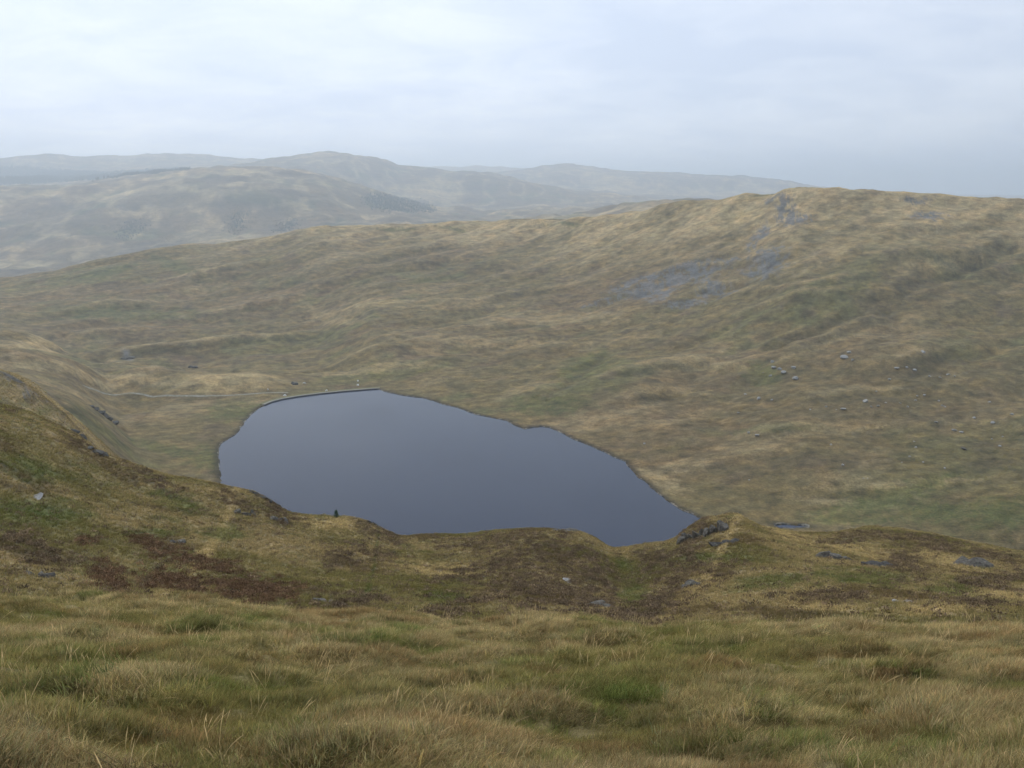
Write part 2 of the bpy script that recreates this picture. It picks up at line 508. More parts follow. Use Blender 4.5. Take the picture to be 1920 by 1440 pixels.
def carve(pix, width, depth, rmin, rmax):
    """a stream gully cut into the slope along a line"""
    P = np.array([hit(px, py, rmin, rmax) for px, py in pix])
    i0, i1 = np.searchsorted(R_ROWS, [max(rmin, np.hypot(*P.T).min() - 5 * width), np.hypot(*P.T).max() + 5 * width])
    x, y = X[i0:i1], Y[i0:i1]
    d = np.full(x.shape, 1e9)
    for (ax, ay), (bx, by) in zip(P[:-1], P[1:]):
        ex, ey = bx - ax, by - ay
        t = np.clip(((x - ax) * ex + (y - ay) * ey) / (ex * ex + ey * ey + 1e-9), 0, 1)
        d = np.minimum(d, np.hypot(x - ax - t * ex, y - ay - t * ey))
    d = d + width * 0.6 * fbm(x, y, width * 3, 3, 171)
    m = np.exp(-np.maximum(d, 0) ** 2 / (width * width))
    Z[i0:i1] -= depth * m
    out = np.zeros(RR.shape)
    out[i0:i1] = np.exp(-np.maximum(d, 0) ** 2 / (0.5 * width * width))
    return out


MOUND = np.zeros(RR.shape)


def mound(px, py, a, b, h, rmin, rmax):
    x0, y0 = hit(px, py, rmin, rmax)
    S = rows(math.hypot(x0, y0) - 3.2 * b, math.hypot(x0, y0) + 3.2 * b)
    r0 = math.hypot(x0, y0)
    u = ((X[S] - x0) * y0 - (Y[S] - y0) * x0) / r0 / a
    v = ((X[S] - x0) * x0 + (Y[S] - y0) * y0) / r0 / b
    Z[S] += h * np.exp(-(u * u + v * v) ** 1.4)
    MOUND[S] = np.exp(-(u * u + v * v * 0.5) ** 2)


BENCH_TOP, BENCH_FACE = np.zeros(RR.shape), np.zeros(RR.shape)


def bench(pix, h, wn, wf, rmin, rmax):
    """a rock bench on the slope: gentle on the uphill side, a short steep face below"""
    P = np.array([hit(px, py, rmin, rmax) for px, py in pix])
    rp_ = np.hypot(*P.T)
    S = rows(max(rmin, rp_.min() - 5 * wf), rp_.max() + 5 * wf)
    x, y = X[S], Y[S]
    d, sgn, ends = np.full(x.shape, 1e9), np.ones(x.shape), np.zeros(x.shape)
    nseg = len(P) - 1
    for k, ((ax, ay), (bx, by)) in enumerate(zip(P[:-1], P[1:])):
        ex, ey = bx - ax, by - ay
        t = np.clip(((x - ax) * ex + (y - ay) * ey) / (ex * ex + ey * ey + 1e-9), 0, 1)
        qx, qy = x - ax - t * ex, y - ay - t * ey
        dd = np.hypot(qx, qy)
        m = dd < d
        d = np.where(m, dd, d)
        sgn = np.where(m, np.sign(qx * ax + qy * ay), sgn)
        ends = np.where(m, (k + t) / nseg, ends)
    sd = d * sgn + 0.35 * wn * fbm(x, y, 4 * wn, 3, 181)
    taper = np.clip(np.sin(np.clip(ends, 0.02, 0.98) * math.pi), 0, 1) ** 0.5
    Z[S] += h * taper * np.where(sd > 0, np.exp(-(sd / wf) ** 2), np.exp(-(sd / wn) ** 2))
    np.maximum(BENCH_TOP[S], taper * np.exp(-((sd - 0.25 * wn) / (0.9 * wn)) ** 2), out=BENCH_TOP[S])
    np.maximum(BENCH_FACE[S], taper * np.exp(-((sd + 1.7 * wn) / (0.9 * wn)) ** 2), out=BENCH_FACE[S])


for pix, h in [([(1195, 493), (1301, 485), (1389, 473), (1447, 449), (1506, 426)], 3.5), ([(1154, 549), (1242, 511), (1307, 498), (1360, 498), (1447, 485), (1491, 464)], 5.0), ([(1251, 564), (1330, 542), (1403, 531), (1491, 526), (1535, 517)], 4.5),
               ([(1342, 567), (1389, 550), (1477, 543), (1565, 526), (1623, 511)], 4.5), ([(1360, 596), (1447, 570), (1535, 552), (1594, 543)], 4.5), ([(1125, 707), (1169, 693), (1228, 683), (1330, 687), (1383, 687), (1406, 702)], 4.0),
               ([(1480, 652), (1550, 628), (1594, 602), (1638, 581), (1700, 552), (1790, 530)], 5.0), ([(1385, 820), (1440, 805), (1500, 800), (1575, 798)], 2.2), ([(1290, 882), (1370, 862), (1440, 846), (1490, 838)], 2.0), ([(1490, 907), (1560, 902), (1620, 905), (1690, 918)], 1.8),
               ([(205, 668), (235, 658), (293, 653), (352, 648), (425, 638), (498, 634), (570, 630)], 6.0), ([(126, 638), (152, 631), (205, 623), (290, 616)], 5.0), ([(600, 590), (700, 575), (800, 566), (900, 568)], 4.0), ([(760, 640), (860, 622), (960, 610), (1060, 600)], 3.5),
               ([(300, 540), (380, 512), (450, 497), (540, 486)], 5.0), ([(900, 560), (980, 548), (1060, 540), (1120, 520)], 4.0), ([(1640, 480), (1740, 470), (1840, 476), (1920, 470)], 5.0), ([(1560, 420), (1660, 428), (1760, 425)], 4.0), ([(1600, 690), (1700, 668), (1800, 650)], 3.0), ([(700, 480), (820, 462), (940, 455)], 4.0),
               ([(1120, 760), (1180, 745), (1260, 735), (1340, 740)], 2.5), ([(1500, 745), (1600, 735), (1700, 728)], 2.5), ([(60, 590), (180, 575), (300, 572)], 4.0)]:
    bench(pix, h, 8.0, 26.0, 380, 1750)
    TT = (Z - EYE_Z) / RR
mound(430, 716, 50, 24, 5.5, 740, 1000)
TT = (Z - EYE_Z) / RR
GULLY = carve([(1900, 462), (1840, 485), (1760, 520), (1680, 552), (1600, 585), (1530, 615), (1450, 648)], 12, 8.0, 600, 1600)
GULLY = np.maximum(GULLY, carve([(1130, 668), (1090, 700), (1060, 722), (1022, 748)], 8, 3.0, 600, 1200))
GULLY = np.maximum(GULLY, carve([(110, 655), (190, 674), (330, 692), (440, 698), (530, 708), (640, 716)], 9, 4.0, 860, 1150))
GULLY = np.maximum(GULLY, carve([(1790, 660), (1740, 690), (1700, 720)], 8, 2.5, 500, 1200))
TT = (Z - EYE_Z) / RR


def ground(x, y):
    r, a = math.hypot(x, y), math.atan2(x, y)
    fc = np.clip((a - TH[0]) / (TH[1] - TH[0]), 0, len(TH) - 1.001)
    fi = np.clip(np.interp(math.log(max(r, 0.81)), U, np.arange(len(U))), 0, len(U) - 1.001)
    i, c = int(fi), int(fc)
    s, q = fi - i, fc - c
    return float(Z[i, c] * (1 - s) * (1 - q) + Z[i + 1, c] * s * (1 - q) + Z[i, c + 1] * (1 - s) * q + Z[i + 1, c + 1] * s * q)


def ground_v(x, y):
    r, a = np.hypot(x, y), np.arctan2(x, y)
    fc = np.clip((a - TH[0]) / (TH[1] - TH[0]), 0, len(TH) - 1.001)
    fi = np.clip(np.interp(np.log(np.maximum(r, 0.81)), U, np.arange(len(U))), 0, len(U) - 1.001)
    i, c = fi.astype(int), fc.astype(int)
    s, q = fi - i, fc - c
    return Z[i, c] * (1 - s) * (1 - q) + Z[i + 1, c] * s * (1 - q) + Z[i, c + 1] * (1 - s) * q + Z[i + 1, c + 1] * s * q


# ------------------------------------------------------------------ what grows where (plant and rock colours, linear albedo)
STRAW, OLIVE, GREEN = np.array((.295, .228, .122)), np.array((.135, .118, .045)), np.array((.085, .105, .032))
HEATH, RUST, SLATE, PEAT, BROWN = np.array((.082, .060, .037)), np.array((.086, .054, .031)), np.array((.145, .147, .156)), np.array((.028, .024, .018)), np.array((.15, .108, .055))


def blob(px, py, hx, hy, tilt=0.0, rmin=3.0, rmax=30000.0, soft=0.55, rough=0.5, seed=1, lim=None):
    """a patch on the ground: mask over the grid, its axes measured on the land"""
    ct, st = math.cos(tilt), math.sin(tilt)
    c0 = np.array(hit(px, py, rmin, rmax))
    ex = np.array(hit(px + hx * ct, py + hx * st, rmin, rmax)) - c0
    ey = c0 - np.array(hit(px - hy * st, py + hy * ct, rmin, rmax))
    ln = max(np.hypot(*ex), 1e-3)
    le = np.hypot(*ey)
    if le > 2.5 * ln:
        ey *= 2.5 * ln / le
    if le < 0.12 * ln:
        ey *= 0.12 * ln / max(le, 1e-6)
    M = np.array([[ex[0], ey[0]], [ex[1], ey[1]]])
    if abs(np.linalg.det(M)) < 1e-6:
        return np.zeros(RR.shape)
    Mi = np.linalg.inv(M)
    span = 2.2 * (np.hypot(*ex) + np.hypot(*ey))
    rc = math.hypot(*c0)
    i0, i1 = np.searchsorted(R_ROWS, [max(rmin * 0.8, rc - 1.5 * span), min(rmax * 1.2, rc + 1.5 * span)])
    xs, ys = X[i0:i1] - c0[0], Y[i0:i1] - c0[1]
    sel = (np.abs(xs) < span) & (np.abs(ys) < span)
    out = np.zeros(RR.shape)
    xs, ys = xs[sel], ys[sel]
    q = np.hypot(Mi[0, 0] * xs + Mi[0, 1] * ys, Mi[1, 0] * xs + Mi[1, 1] * ys)
    q = q + rough * fbm(xs + c0[0], ys + c0[1], max(0.35 * min(ln, np.hypot(*ey) + 1e-3), 0.3), 3, seed)
    out[i0:i1][sel] = 1 - sstep(1 - soft, 1 + soft * 0.5, q)
    return out


def lay(C, m, colour, k=1.0):
    mm = np.clip(m * k, 0, 1)[..., None]
    return C * (1 - mm) + np.asarray(colour) * mm


def spread(f, a, b):
    return sstep(a, b, f)


C = np.empty(RR.shape + (3,))
C[:] = OLIVE
# convexity of the land: dry grass on the tops, darker green and heather tones in the hollows
def smooth_rows(A, k):
    kk = np.ones(2 * k + 1) / (2 * k + 1)
    P = np.pad(A, ((k, k), (0, 0)), mode='edge')
    cs = np.cumsum(np.vstack([np.zeros((1, A.shape[1])), P]), axis=0)
    A = (cs[2 * k + 1:] - cs[:-2 * k - 1]) / (2 * k + 1)
    P = np.pad(A, ((0, 0), (k, k)), mode='edge')
    cs = np.cumsum(np.hstack([np.zeros((A.shape[0], 1)), P]), axis=1)
    return (cs[:, 2 * k + 1:] - cs[:, :-2 * k - 1]) / (2 * k + 1)


CONV = (Z - smooth_rows(Z, 9)) / (RR * 0.012)
CONV = np.clip(CONV, -3, 3)

# foreground and hummocks
Cm = np.zeros_like(C)
S = rows(0, 331)
x, y = X[S], Y[S]
n1, n2, n3 = fbm(x, y, 9, 4, 101), fbm(x, y, 26, 4, 103), fbm(x, y, 2.6, 3, 107)
c = lay(C[S], spread(n2 + 0.5 * n1, -0.5, 0.35), STRAW * 0.85)
c = lay(c, spread(n1 + 0.5 * n3, 0.2, 0.65), GREEN, 0.5)
c = lay(c, spread(fbm(x, y, 12, 4, 109) + 0.35 * n3, 0.22, 0.5), BROWN * 0.75, 0.8)
Cm[S] = lay(c, spread(CONV[S] + 0.6 * n1, 0.5, 1.4), STRAW * 0.9, 0.6)
# moor and main ridge
Cf = np.zeros_like(C)
S = rows(265, 2201)
xa, ya, cv = XA[S], YA[S], CONV[S]
f1, f2, f3 = fbm(xa / 2.4, ya, 70, 4, 111), fbm(xa / 2, ya, 190, 4, 113), fbm(xa / 1.8, ya, 22, 4, 117)
c = C[S] * 0 + (OLIVE * 0.50 + BROWN * 0.40)
c = lay(c, spread(f2 + 0.5 * f1, -0.2, 0.55), BROWN * 0.85, 0.8)
c = lay(c, spread(f1 + 0.45 * f3, 0.08, 0.6), STRAW * 0.80, 0.5)
c = lay(c, spread(fbm(xa / 2, ya, 110, 4, 119) + 0.4 * f3, 0.12, 0.5), GREEN * 0.85 + BROWN * 0.1, 0.5)
c = lay(c, spread(cv + 0.35 * f3, 0.15, 0.9), STRAW * 1.0, 0.7)
c = lay(c, spread(-cv + 0.3 * f3, 0.3, 1.1), GREEN * 0.5 + HEATH * 0.3, 0.7)
c = lay(c, spread(fbm(xa / 1.4, ya, 34, 4, 127), 0.24, 0.55), HEATH * 1.3, 0.65)
lowr = sstep(60, 320, X[S]) * (1 - sstep(650, 1000, RR[S]))
c = lay(c, lowr * spread(f2 + f3, -0.8, 0.3), OLIVE * 0.45 + HEATH * 0.5, 0.6)
c = c * (1 + 0.35 * np.clip(fbm(xa / 1.5, ya, 5.5, 3, 129), -1, 1))[..., None]
Cf[S] = lay(c, spread(Z[S] - 30 * sstep(0, 500, X[S]), 60, 125) * spread(f1 + f3, -0.9, 0.3), STRAW * 1.15, 0.75)
# distant hills
Cd = np.zeros_like(C)
S = rows(1890, 90000)
x, y = X[S], Y[S]
d1, d2 = fbm(x, y / 1.4, 800, 5, 131), fbm(x, y, 240, 4, 133)
c = C[S] * 0 + BROWN * 0.9
c = lay(c, spread(d1 + 0.4 * d2, 0.0, 0.5), STRAW * 0.95, 0.8)
c = lay(c, spread(d2 - 0.3 * d1, 0.15, 0.5), GREEN * 0.7, 0.7)
c = lay(c, spread(CONV[S] + 0.5 * d2, 0.3, 1.2), STRAW * 1.3, 0.8)
c = lay(c, spread(ridged(x, y * 0.6, 230, 3, 139) + 0.3 * d1, 0.45, 0.85), STRAW * 1.35, 0.6)
Cd[S] = lay(c, spread(fbm(x, y, 260, 4, 137), 0.2, 0.5), HEATH * 1.2, 0.6)
Cf = (Cf * 0.86 + Cf.mean(axis=-1, keepdims=True) * 0.14) * np.array((1.33, 1.27, 1.17))
b1, b2 = sstep(270, 330, RR)[..., None], sstep(1900, 2200, RR)[..., None]
C = (Cm * (1 - b1) + Cf * b1) * (1 - b2) + Cd * b2

C = lay(C, 1 - sstep(20, 30, RR), np.array((.20, .165, .075)), 0.7)
MASK_ROCK = np.zeros(RR.shape)
MASK_HEATH = np.zeros(RR.shape)
MASK_RUST = np.zeros(RR.shape)
MASK_GREEN = np.zeros(RR.shape)
MASK_STRAW = np.zeros(RR.shape)
MASK_TRACK = np.zeros(RR.shape)


def put(M, args, k=1.0):
    np.maximum(M, k * blob(*args[0], **args[1]), out=M)


MID = dict(rmin=28, rmax=260)
FAR = dict(rmin=285, rmax=1900)
# rusty dead bracken and heather on the near slopes
for i, a in enumerate([(205, 1085, 45, 26, 0.35), (320, 1090, 70, 22, 0.1), (300, 1030, 60, 22, 0.3), (390, 1058, 70, 14, 0.2), (470, 1105, 90, 24, 0.1), (165, 1015, 28, 9), (560, 1098, 20, 12)]):
    put(MASK_RUST, (a, dict(MID, seed=200 + i, rough=0.7)))
for i, a in enumerate([(450, 940, 50, 10, 0.4), (520, 960, 45, 14, 0.5), (690, 988, 30, 12, 0.6), (735, 1010, 35, 8, 0.3), (930, 1012, 110, 16, 0.0), (1060, 1000, 70, 12, 0.05), (1000, 1050, 140, 28, 0.1), (1110, 1080, 60, 34, 0.9), (1060, 1115, 120, 22, 0.15),
                       (1000, 1095, 70, 14), (1230, 1050, 60, 14), (1330, 1065, 60, 12, 0.1), (1300, 990, 40, 12, -0.6), (1250, 1075, 60, 12, 0.2), (1640, 1000, 110, 9, 0.05), (1760, 1022, 100, 9, 0.15), (1850, 1040, 80, 8, 0.15), (1700, 1060, 50, 14, 0.3), (1880, 1085, 60, 12),
                       (260, 880, 60, 8, 0.4), (220, 850, 40, 9, 0.5), (300, 905, 50, 8, 0.3), (40, 1020, 60, 22, 0.1), (90, 1050, 60, 15), (150, 830, 40, 8, 0.5), (1840, 1130, 40, 18), (1560, 1120, 60, 8), (640, 1050, 30, 14), (700, 1035, 60, 8, 0.2), (660, 1130, 50, 12)]):
    put(MASK_HEATH, ((a[0], a[1], a[2] * 1.1, a[3] * 1.6, *a[4:]), dict(MID, seed=230 + i, rough=0.85)))
for i, a in enumerate([(330, 945, 60, 14, 0.2), (420, 1000, 50, 16), (1170, 1060, 24, 40), (1190, 1120, 40, 20), (1450, 1090, 90, 16), (1620, 1085, 110, 16, 0.1), (1780, 1108, 60, 14), (90, 960, 90, 26), (1330, 1045, 80, 8), (300, 1000, 60, 12), (830, 1120, 50, 16), (60, 880, 70, 24, 0.3), (710, 990, 14, 5)]):
    put(MASK_GREEN, (a, dict(MID, seed=270 + i, rough=0.6)))
for i, a in enumerate([(620, 985, 60, 9), (690, 1030, 50, 10), (1380, 975, 50, 10, 0.2), (1480, 1005, 80, 9, 0.25), (1600, 1030, 110, 12, 0.2), (1760, 1050, 90, 12, 0.2), (1750, 1140, 90, 14), (1560, 1140, 90, 10), (440, 925, 60, 5, 0.1), (820, 1070, 60, 16), (1090, 1055, 40, 8), (60, 775, 60, 6, 0.35), (170, 825, 40, 5, 0.6), (1860, 1115, 80, 10)]):
    put(MASK_STRAW, (a, dict(MID, seed=300 + i, rough=0.7)), 0.9)
for i, a in enumerate([(480, 1163, 45, 12), (600, 1180, 50, 12, 0.05), (760, 1182, 60, 14), (690, 1166, 30, 8), (1265, 1213, 40, 13), (1370, 1216, 45, 10), (940, 1195, 30, 8), (1715, 1262, 45, 20), (330, 1262, 60, 20, 0.1), (1540, 1188, 40, 8), (160, 1190, 60, 12, -0.1), (1100, 1190, 30, 8), (600, 1400, 40, 22), (420, 1290, 60, 18), (1180, 1290, 40, 12), (1000, 1240, 30, 8), (250, 1330, 34, 9), (1450, 1330, 40, 10), (850, 1250, 26, 7), (1750, 1400, 90, 30), (70, 1270, 40, 16)]):
    put(MASK_GREEN, (a, dict(rmin=3.5, rmax=20, seed=380 + i, rough=0.5)))
# slate scree on the main ridge and the left spur
for i, a in enumerate([(1462, 378, 28, 10, 0.3), (1472, 402, 22, 13, 0.9), (1500, 410, 26, 5), (1432, 436, 18, 6, -0.7), (1412, 455, 18, 6, -0.7), (1430, 478, 20, 7, -0.5), (1442, 500, 34, 11, -0.35), (1410, 512, 26, 6), (1365, 488, 24, 5, -0.15), (1270, 503, 70, 6, -0.25), (1225, 520, 60, 6, -0.3), (1300, 514, 55, 9, -0.2),
                       (1250, 533, 62, 11, -0.3), (1180, 540, 40, 8, -0.2), (1345, 550, 32, 7, -0.15), (1290, 570, 36, 6, -0.15), (1215, 555, 40, 6), (1740, 405, 34, 5), (1715, 377, 26, 4), (1130, 565, 36, 5, -0.2), (1330, 530, 24, 5)]):
    put(MASK_ROCK, ((a[0], a[1], a[2] * 1.1, a[3] * 1.5, *a[4:]), dict(FAR, seed=330 + i, rough=0.8, soft=0.4)))
for i, a in enumerate([(25, 712, 34, 8, 0.6), (62, 734, 34, 8, 0.6)]):
    put(MASK_ROCK, (a, dict(rmin=180, rmax=480, seed=360 + i, rough=0.5, soft=0.3)))
for i, a in enumerate([(240, 673, 12, 4), (360, 688, 10, 3), (552, 719, 7, 5)]):
    put(MASK_ROCK, (a, dict(rmin=700, rmax=1200, seed=365 + i, rough=0.5)), 0.9)
# greens, straw and bog on the far side
for i, a in enumerate([(1640, 945, 130, 20, -0.25), (1760, 960, 110, 22), (1600, 975, 100, 10), (1720, 915, 90, 12, -0.35), (1880, 960, 90, 40), (400, 860, 60, 26, 0.3), (300, 840, 90, 10, 0.2), (440, 770, 60, 20), (250, 590, 160, 16, -0.05), (330, 500, 50, 14, 0.2), (200, 510, 70, 10, -0.2), (1100, 690, 60, 16, -0.4), (1430, 700, 40, 24), (860, 432, 50, 4), (740, 430, 40, 5), (1060, 418, 50, 3), (1020, 760, 80, 20), (1450, 800, 80, 10)]):
    put(MASK_GREEN, (a, dict(FAR, seed=400 + i, rough=0.7)), 0.85)
for i, a in enumerate([(430, 709, 80, 7, 0.02), (445, 712, 60, 7, 0.02), (130, 690, 140, 11, 0.05), (240, 706, 130, 8, 0.1), (100, 655, 120, 8, 0.2), (60, 640, 70, 8, 0.1), (1550, 940, 80, 7, 0.1), (1640, 910, 120, 6), (1780, 900, 60, 5), (1300, 690, 110, 6), (1560, 640, 90, 6, -0.3), (750, 570, 200, 8, 0.0), (900, 640, 160, 12), (1050, 600, 150, 10, -0.1), (640, 440, 60, 5, -0.2), (1100, 420, 180, 8, -0.1), (1280, 392, 90, 8, -0.1), (1650, 385, 120, 10), (1800, 375, 120, 7), (700, 690, 120, 10, -0.05), (620, 600, 80, 8), (1550, 810, 110, 5, -0.1), (1240, 900, 60, 14, 0.4), (1800, 500, 110, 8, -0.15)]):
    put(MASK_STRAW, (a, dict(FAR, seed=440 + i, rough=0.75)), 0.95 if i < 6 else 0.6)
for i, a in enumerate([(1780, 935, 40, 14), (1460, 640, 120, 12, -0.3), (1180, 720, 100, 14), (1380, 720, 60, 14), (1260, 640, 80, 12, -0.2), (1700, 560, 110, 20, -0.2), (1840, 480, 40, 12, -0.3), (1860, 690, 70, 26), (1700, 700, 80, 10), (870, 500, 130, 20), (560, 640, 140, 8, -0.05), (260, 640, 120, 10), (1870, 860, 70, 60), (1500, 860, 140, 26), (1720, 770, 120, 20), (970, 545, 120, 8), (230, 655, 130, 10, 0.1), (470, 672, 120, 10, 0.05), (330, 670, 90, 8)]):
    put(MASK_HEATH, (a, dict(FAR, seed=480 + i, rough=0.75)), 0.6)

for i, a in enumerate([(50, 745, 60, 14, 0.4), (120, 775, 50, 16, 0.5), (170, 790, 40, 20, 0.4)]):
    put(MASK_HEATH, (a, dict(rmin=180, rmax=600, seed=520 + i, rough=0.8)), 0.8)
    put(MASK_GREEN, ((a[0] + 40, a[1] + 20, 40, 14, 0.4), dict(rmin=180, rmax=600, seed=530 + i, rough=0.8)), 0.7)
fine = fbm(X, Y, 3.2, 2, 501)
C = lay(C, MASK_STRAW, STRAW * 1.1, 1.0)
C = lay(C, MASK_GREEN * (0.75 + 0.4 * fine), GREEN, 0.85)
C = lay(C, MASK_HEATH * spread(fbm(X, Y, np.where(RR < 270, 2.2, 18), 3, 503), -0.45, 0.25), HEATH, 0.65)
C = lay(C, MASK_RUST * spread(fine, -0.7, 0.3), RUST, 0.65)
C = lay(C, MOUND * (0.85 + 0.3 * fine), STRAW * 1.3, 0.85)
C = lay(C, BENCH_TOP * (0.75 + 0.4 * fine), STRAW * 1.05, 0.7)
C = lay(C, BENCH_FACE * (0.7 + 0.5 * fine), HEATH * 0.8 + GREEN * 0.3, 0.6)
C = lay(C, GULLY * (0.7 + 0.5 * fine), HEATH * 0.8 + GREEN * 0.2, 0.8)
rock_break = np.where(RR < 270, 1.0, spread(fbm(XA / 1.6, YA, 11, 4, 505) + 0.5 * fine, -0.35, -0.05))
C = lay(C, MASK_ROCK * rock_break, SLATE, 0.9)
SHORE = np.where(m_, 1 - sstep(0.5, 6.0, np.abs(LOW)), 0)
C = lay(C, SHORE, PEAT * 1.4, 0.7)
C = lay(C, np.where(LOW < 0, 1, 0) * m_, PEAT)


# ------------------------------------------------------------------ materials
def new_mat(name):
    m = bpy.data.materials.new(name)
    m.use_nodes = True
    nt = m.node_tree
    b = nt.nodes["Principled BSDF"]
    b.inputs["Roughness"].default_value = 0.9
    b.inputs["Specular IOR Level"].default_value = 0.15
    return m, nt.nodes, nt.links, b


def noise_node(nodes, links, vec, scale, detail=4, rough=0.6):
    n = nodes.new("ShaderNodeTexNoise")
    n.inputs["Scale"].default_value = scale
    n.inputs["Detail"].default_value = detail
    n.inputs["Roughness"].default_value = rough
    links.new(vec, n.inputs["Vector"])
    return n


def terrain_mat(name, s1, s2, stretch, bump, amp=0.55, dry=(1.25, 1.16, 1.0)):
    m, nd, lk, b = new_mat(name)
    at = N(nd, "ShaderNodeAttribute", attribute_name="plant_colour")
    geo = N(nd, "ShaderNodeNewGeometry")
    mpn = N(nd, "ShaderNodeMapping")
    mpn.inputs["Rotation"].default_value = (0, 0, -0.55)
    mpn.inputs["Scale"].default_value = (1 / stretch, 1, 1)
    lk.new(geo.outputs["Position"], mpn.inputs[0])
    a = noise_node(nd, lk, mpn.outputs[0], s1, 5, 0.70)
    c = noise_node(nd, lk, geo.outputs["Position"], s2, 5, 0.72)
    ra = N(nd, "ShaderNodeMapRange")
    ra.inputs[1].default_value, ra.inputs[2].default_value = 0.30, 0.72
    ra.inputs[3].default_value, ra.inputs[4].default_value = 1 - amp, 1 + amp
    lk.new(a.outputs[0], ra.inputs[0])
    rc = N(nd, "ShaderNodeMapRange")
    rc.inputs[1].default_value, rc.inputs[2].default_value = 0.28, 0.72
    rc.inputs[3].default_value, rc.inputs[4].default_value = 1 - amp * 0.8, 1 + amp * 0.8
    lk.new(c.outputs[0], rc.inputs[0])
    f = math_node(nd, lk, 'MULTIPLY', ra.outputs[0], rc.outputs[0])
    v = N(nd, "ShaderNodeVectorMath", operation='SCALE')
    lk.new(at.outputs["Color"], v.inputs[0])
    lk.new(f, v.inputs["Scale"])
    hue = noise_node(nd, lk, mpn.outputs[0], s1 * 0.45, 3, 0.6)
    rh = N(nd, "ShaderNodeMapRange")
    rh.inputs[1].default_value, rh.inputs[2].default_value = 0.42, 0.64
    lk.new(hue.outputs[0], rh.inputs[0])
    tint = mix_col(nd, lk, rh.outputs[0], (0.96, 0.98, 0.92), dry)
    fin = mix_col(nd, lk, 1.0, v.outputs[0], tint, 'MULTIPLY')
    lk.new(fin, b.inputs["Base Color"])
    bp = N(nd, "ShaderNodeBump")
    bp.inputs["Strength"].default_value = 0.7
    bp.inputs["Distance"].default_value = bump
    lk.new(math_node(nd, lk, 'ADD', a.outputs[0], c.outputs[0]), bp.inputs["Height"])
    lk.new(bp.outputs[0], b.inputs["Normal"])
    return m


M_NEAR = terrain_mat("turf", 3.0, 22.0, 1.2, 0.05, 0.5)
M_MID = terrain_mat("hummock_turf", 0.55, 2.4, 1.4, 0.30, 0.55)
M_FAR = terrain_mat("moor_grass", 0.11, 0.75, 1.5, 1.4, 0.52)
M_HILL = terrain_mat("hill_grass", 0.006, 0.030, 1.8, 18.0, 0.55)

# ------------------------------------------------------------------ ground sheets (they share their border rows)
ncol = len(TH)


def ring(name, i0, i1, mat):
    nr = i1 - i0
    P = np.stack([X[i0:i1], Y[i0:i1], Z[i0:i1]], -1).reshape(-1, 3)
    idx = np.arange(nr * ncol).reshape(nr, ncol)
    q = np.stack([idx[:-1, :-1], idx[:-1, 1:], idx[1:, 1:], idx[1:, :-1]], -1).reshape(-1, 4)[:, ::-1]
    me = bpy.data.meshes.new(name)
    me.vertices.add(len(P))
    me.vertices.foreach_set("co", P.ravel())
    me.loops.add(q.size)
    me.loops.foreach_set("vertex_index", q.ravel().astype(np.int32))
    me.polygons.add(len(q))
    me.polygons.foreach_set("loop_start", np.arange(0, q.size, 4, dtype=np.int32))
    me.polygons.foreach_set("use_smooth", np.ones(len(q), bool))
    at = me.attributes.new("plant_colour", 'FLOAT_COLOR', 'POINT')
    cc = np.ones((len(P), 4))
    cc[:, :3] = C[i0:i1].reshape(-1, 3)
    at.data.foreach_set("color", cc.ravel())
    me.update()
    me.validate()
    me.materials.append(mat)
    o = link(bpy.data.objects.new(name, me))
    o["kind"] = "structure"
    return o


tag(ring("hillside", 0, RING["near"] + 1, M_NEAR), "grassy hillside in the foreground")
tag(ring("hummocky_ground", RING["near"], RING["mid"] + 1, M_MID), "hummocky heather and grass slope above the lake")
tag(ring("moorland", RING["mid"], RING["far"] + 1, M_FAR), "brown moorland valley and long ridge round the lake")
tag(ring("distant_hills", RING["far"], len(R_ROWS), M_HILL), "hazy blue hills beyond the ridge")

# the hill behind the photographer, outside the picture
tb = np.linspace(math.radians(48), math.radians(312), 67)
rb = R_ROWS[::12]
wb = 0.5 - 0.5 * np.cos((tb - tb[0]) / (tb[-1] - tb[0]) * 2 * math.pi)
zR, zL = Z[::12, -1], Z[::12, 0]
s_ = (tb - tb[0]) / (tb[-1] - tb[0])
zb = zR[:, None] * (1 - s_) + zL[:, None] * s_
back = EYE_Z - 1.7 + np.interp(rb, [0, 150, 500, 3000, 41600], [0, 42, 60, -40, -430])
wb = np.minimum(1, wb * 2.2)
zb = zb * (1 - wb) + back[:, None] * wb
vb = [(r * math.sin(a), r * math.cos(a), zb[i, j]) for i, r in enumerate(rb) for j, a in enumerate(tb)]
nb = len(tb)
fb = [(i * nb + j, (i + 1) * nb + j, (i + 1) * nb + j + 1, i * nb + j + 1) for i in range(len(rb) - 1) for j in range(nb - 1)]
ob = mesh_obj("terrain", vb, fb, M_MID, smooth=True)
ab = ob.data.attributes.new("plant_colour", 'FLOAT_COLOR', 'POINT')
ab.data.foreach_set("color", np.tile(np.append(OLIVE * 1.1, 1), len(vb)))
tag(ob, "grass slope behind the viewpoint", kind="structure")

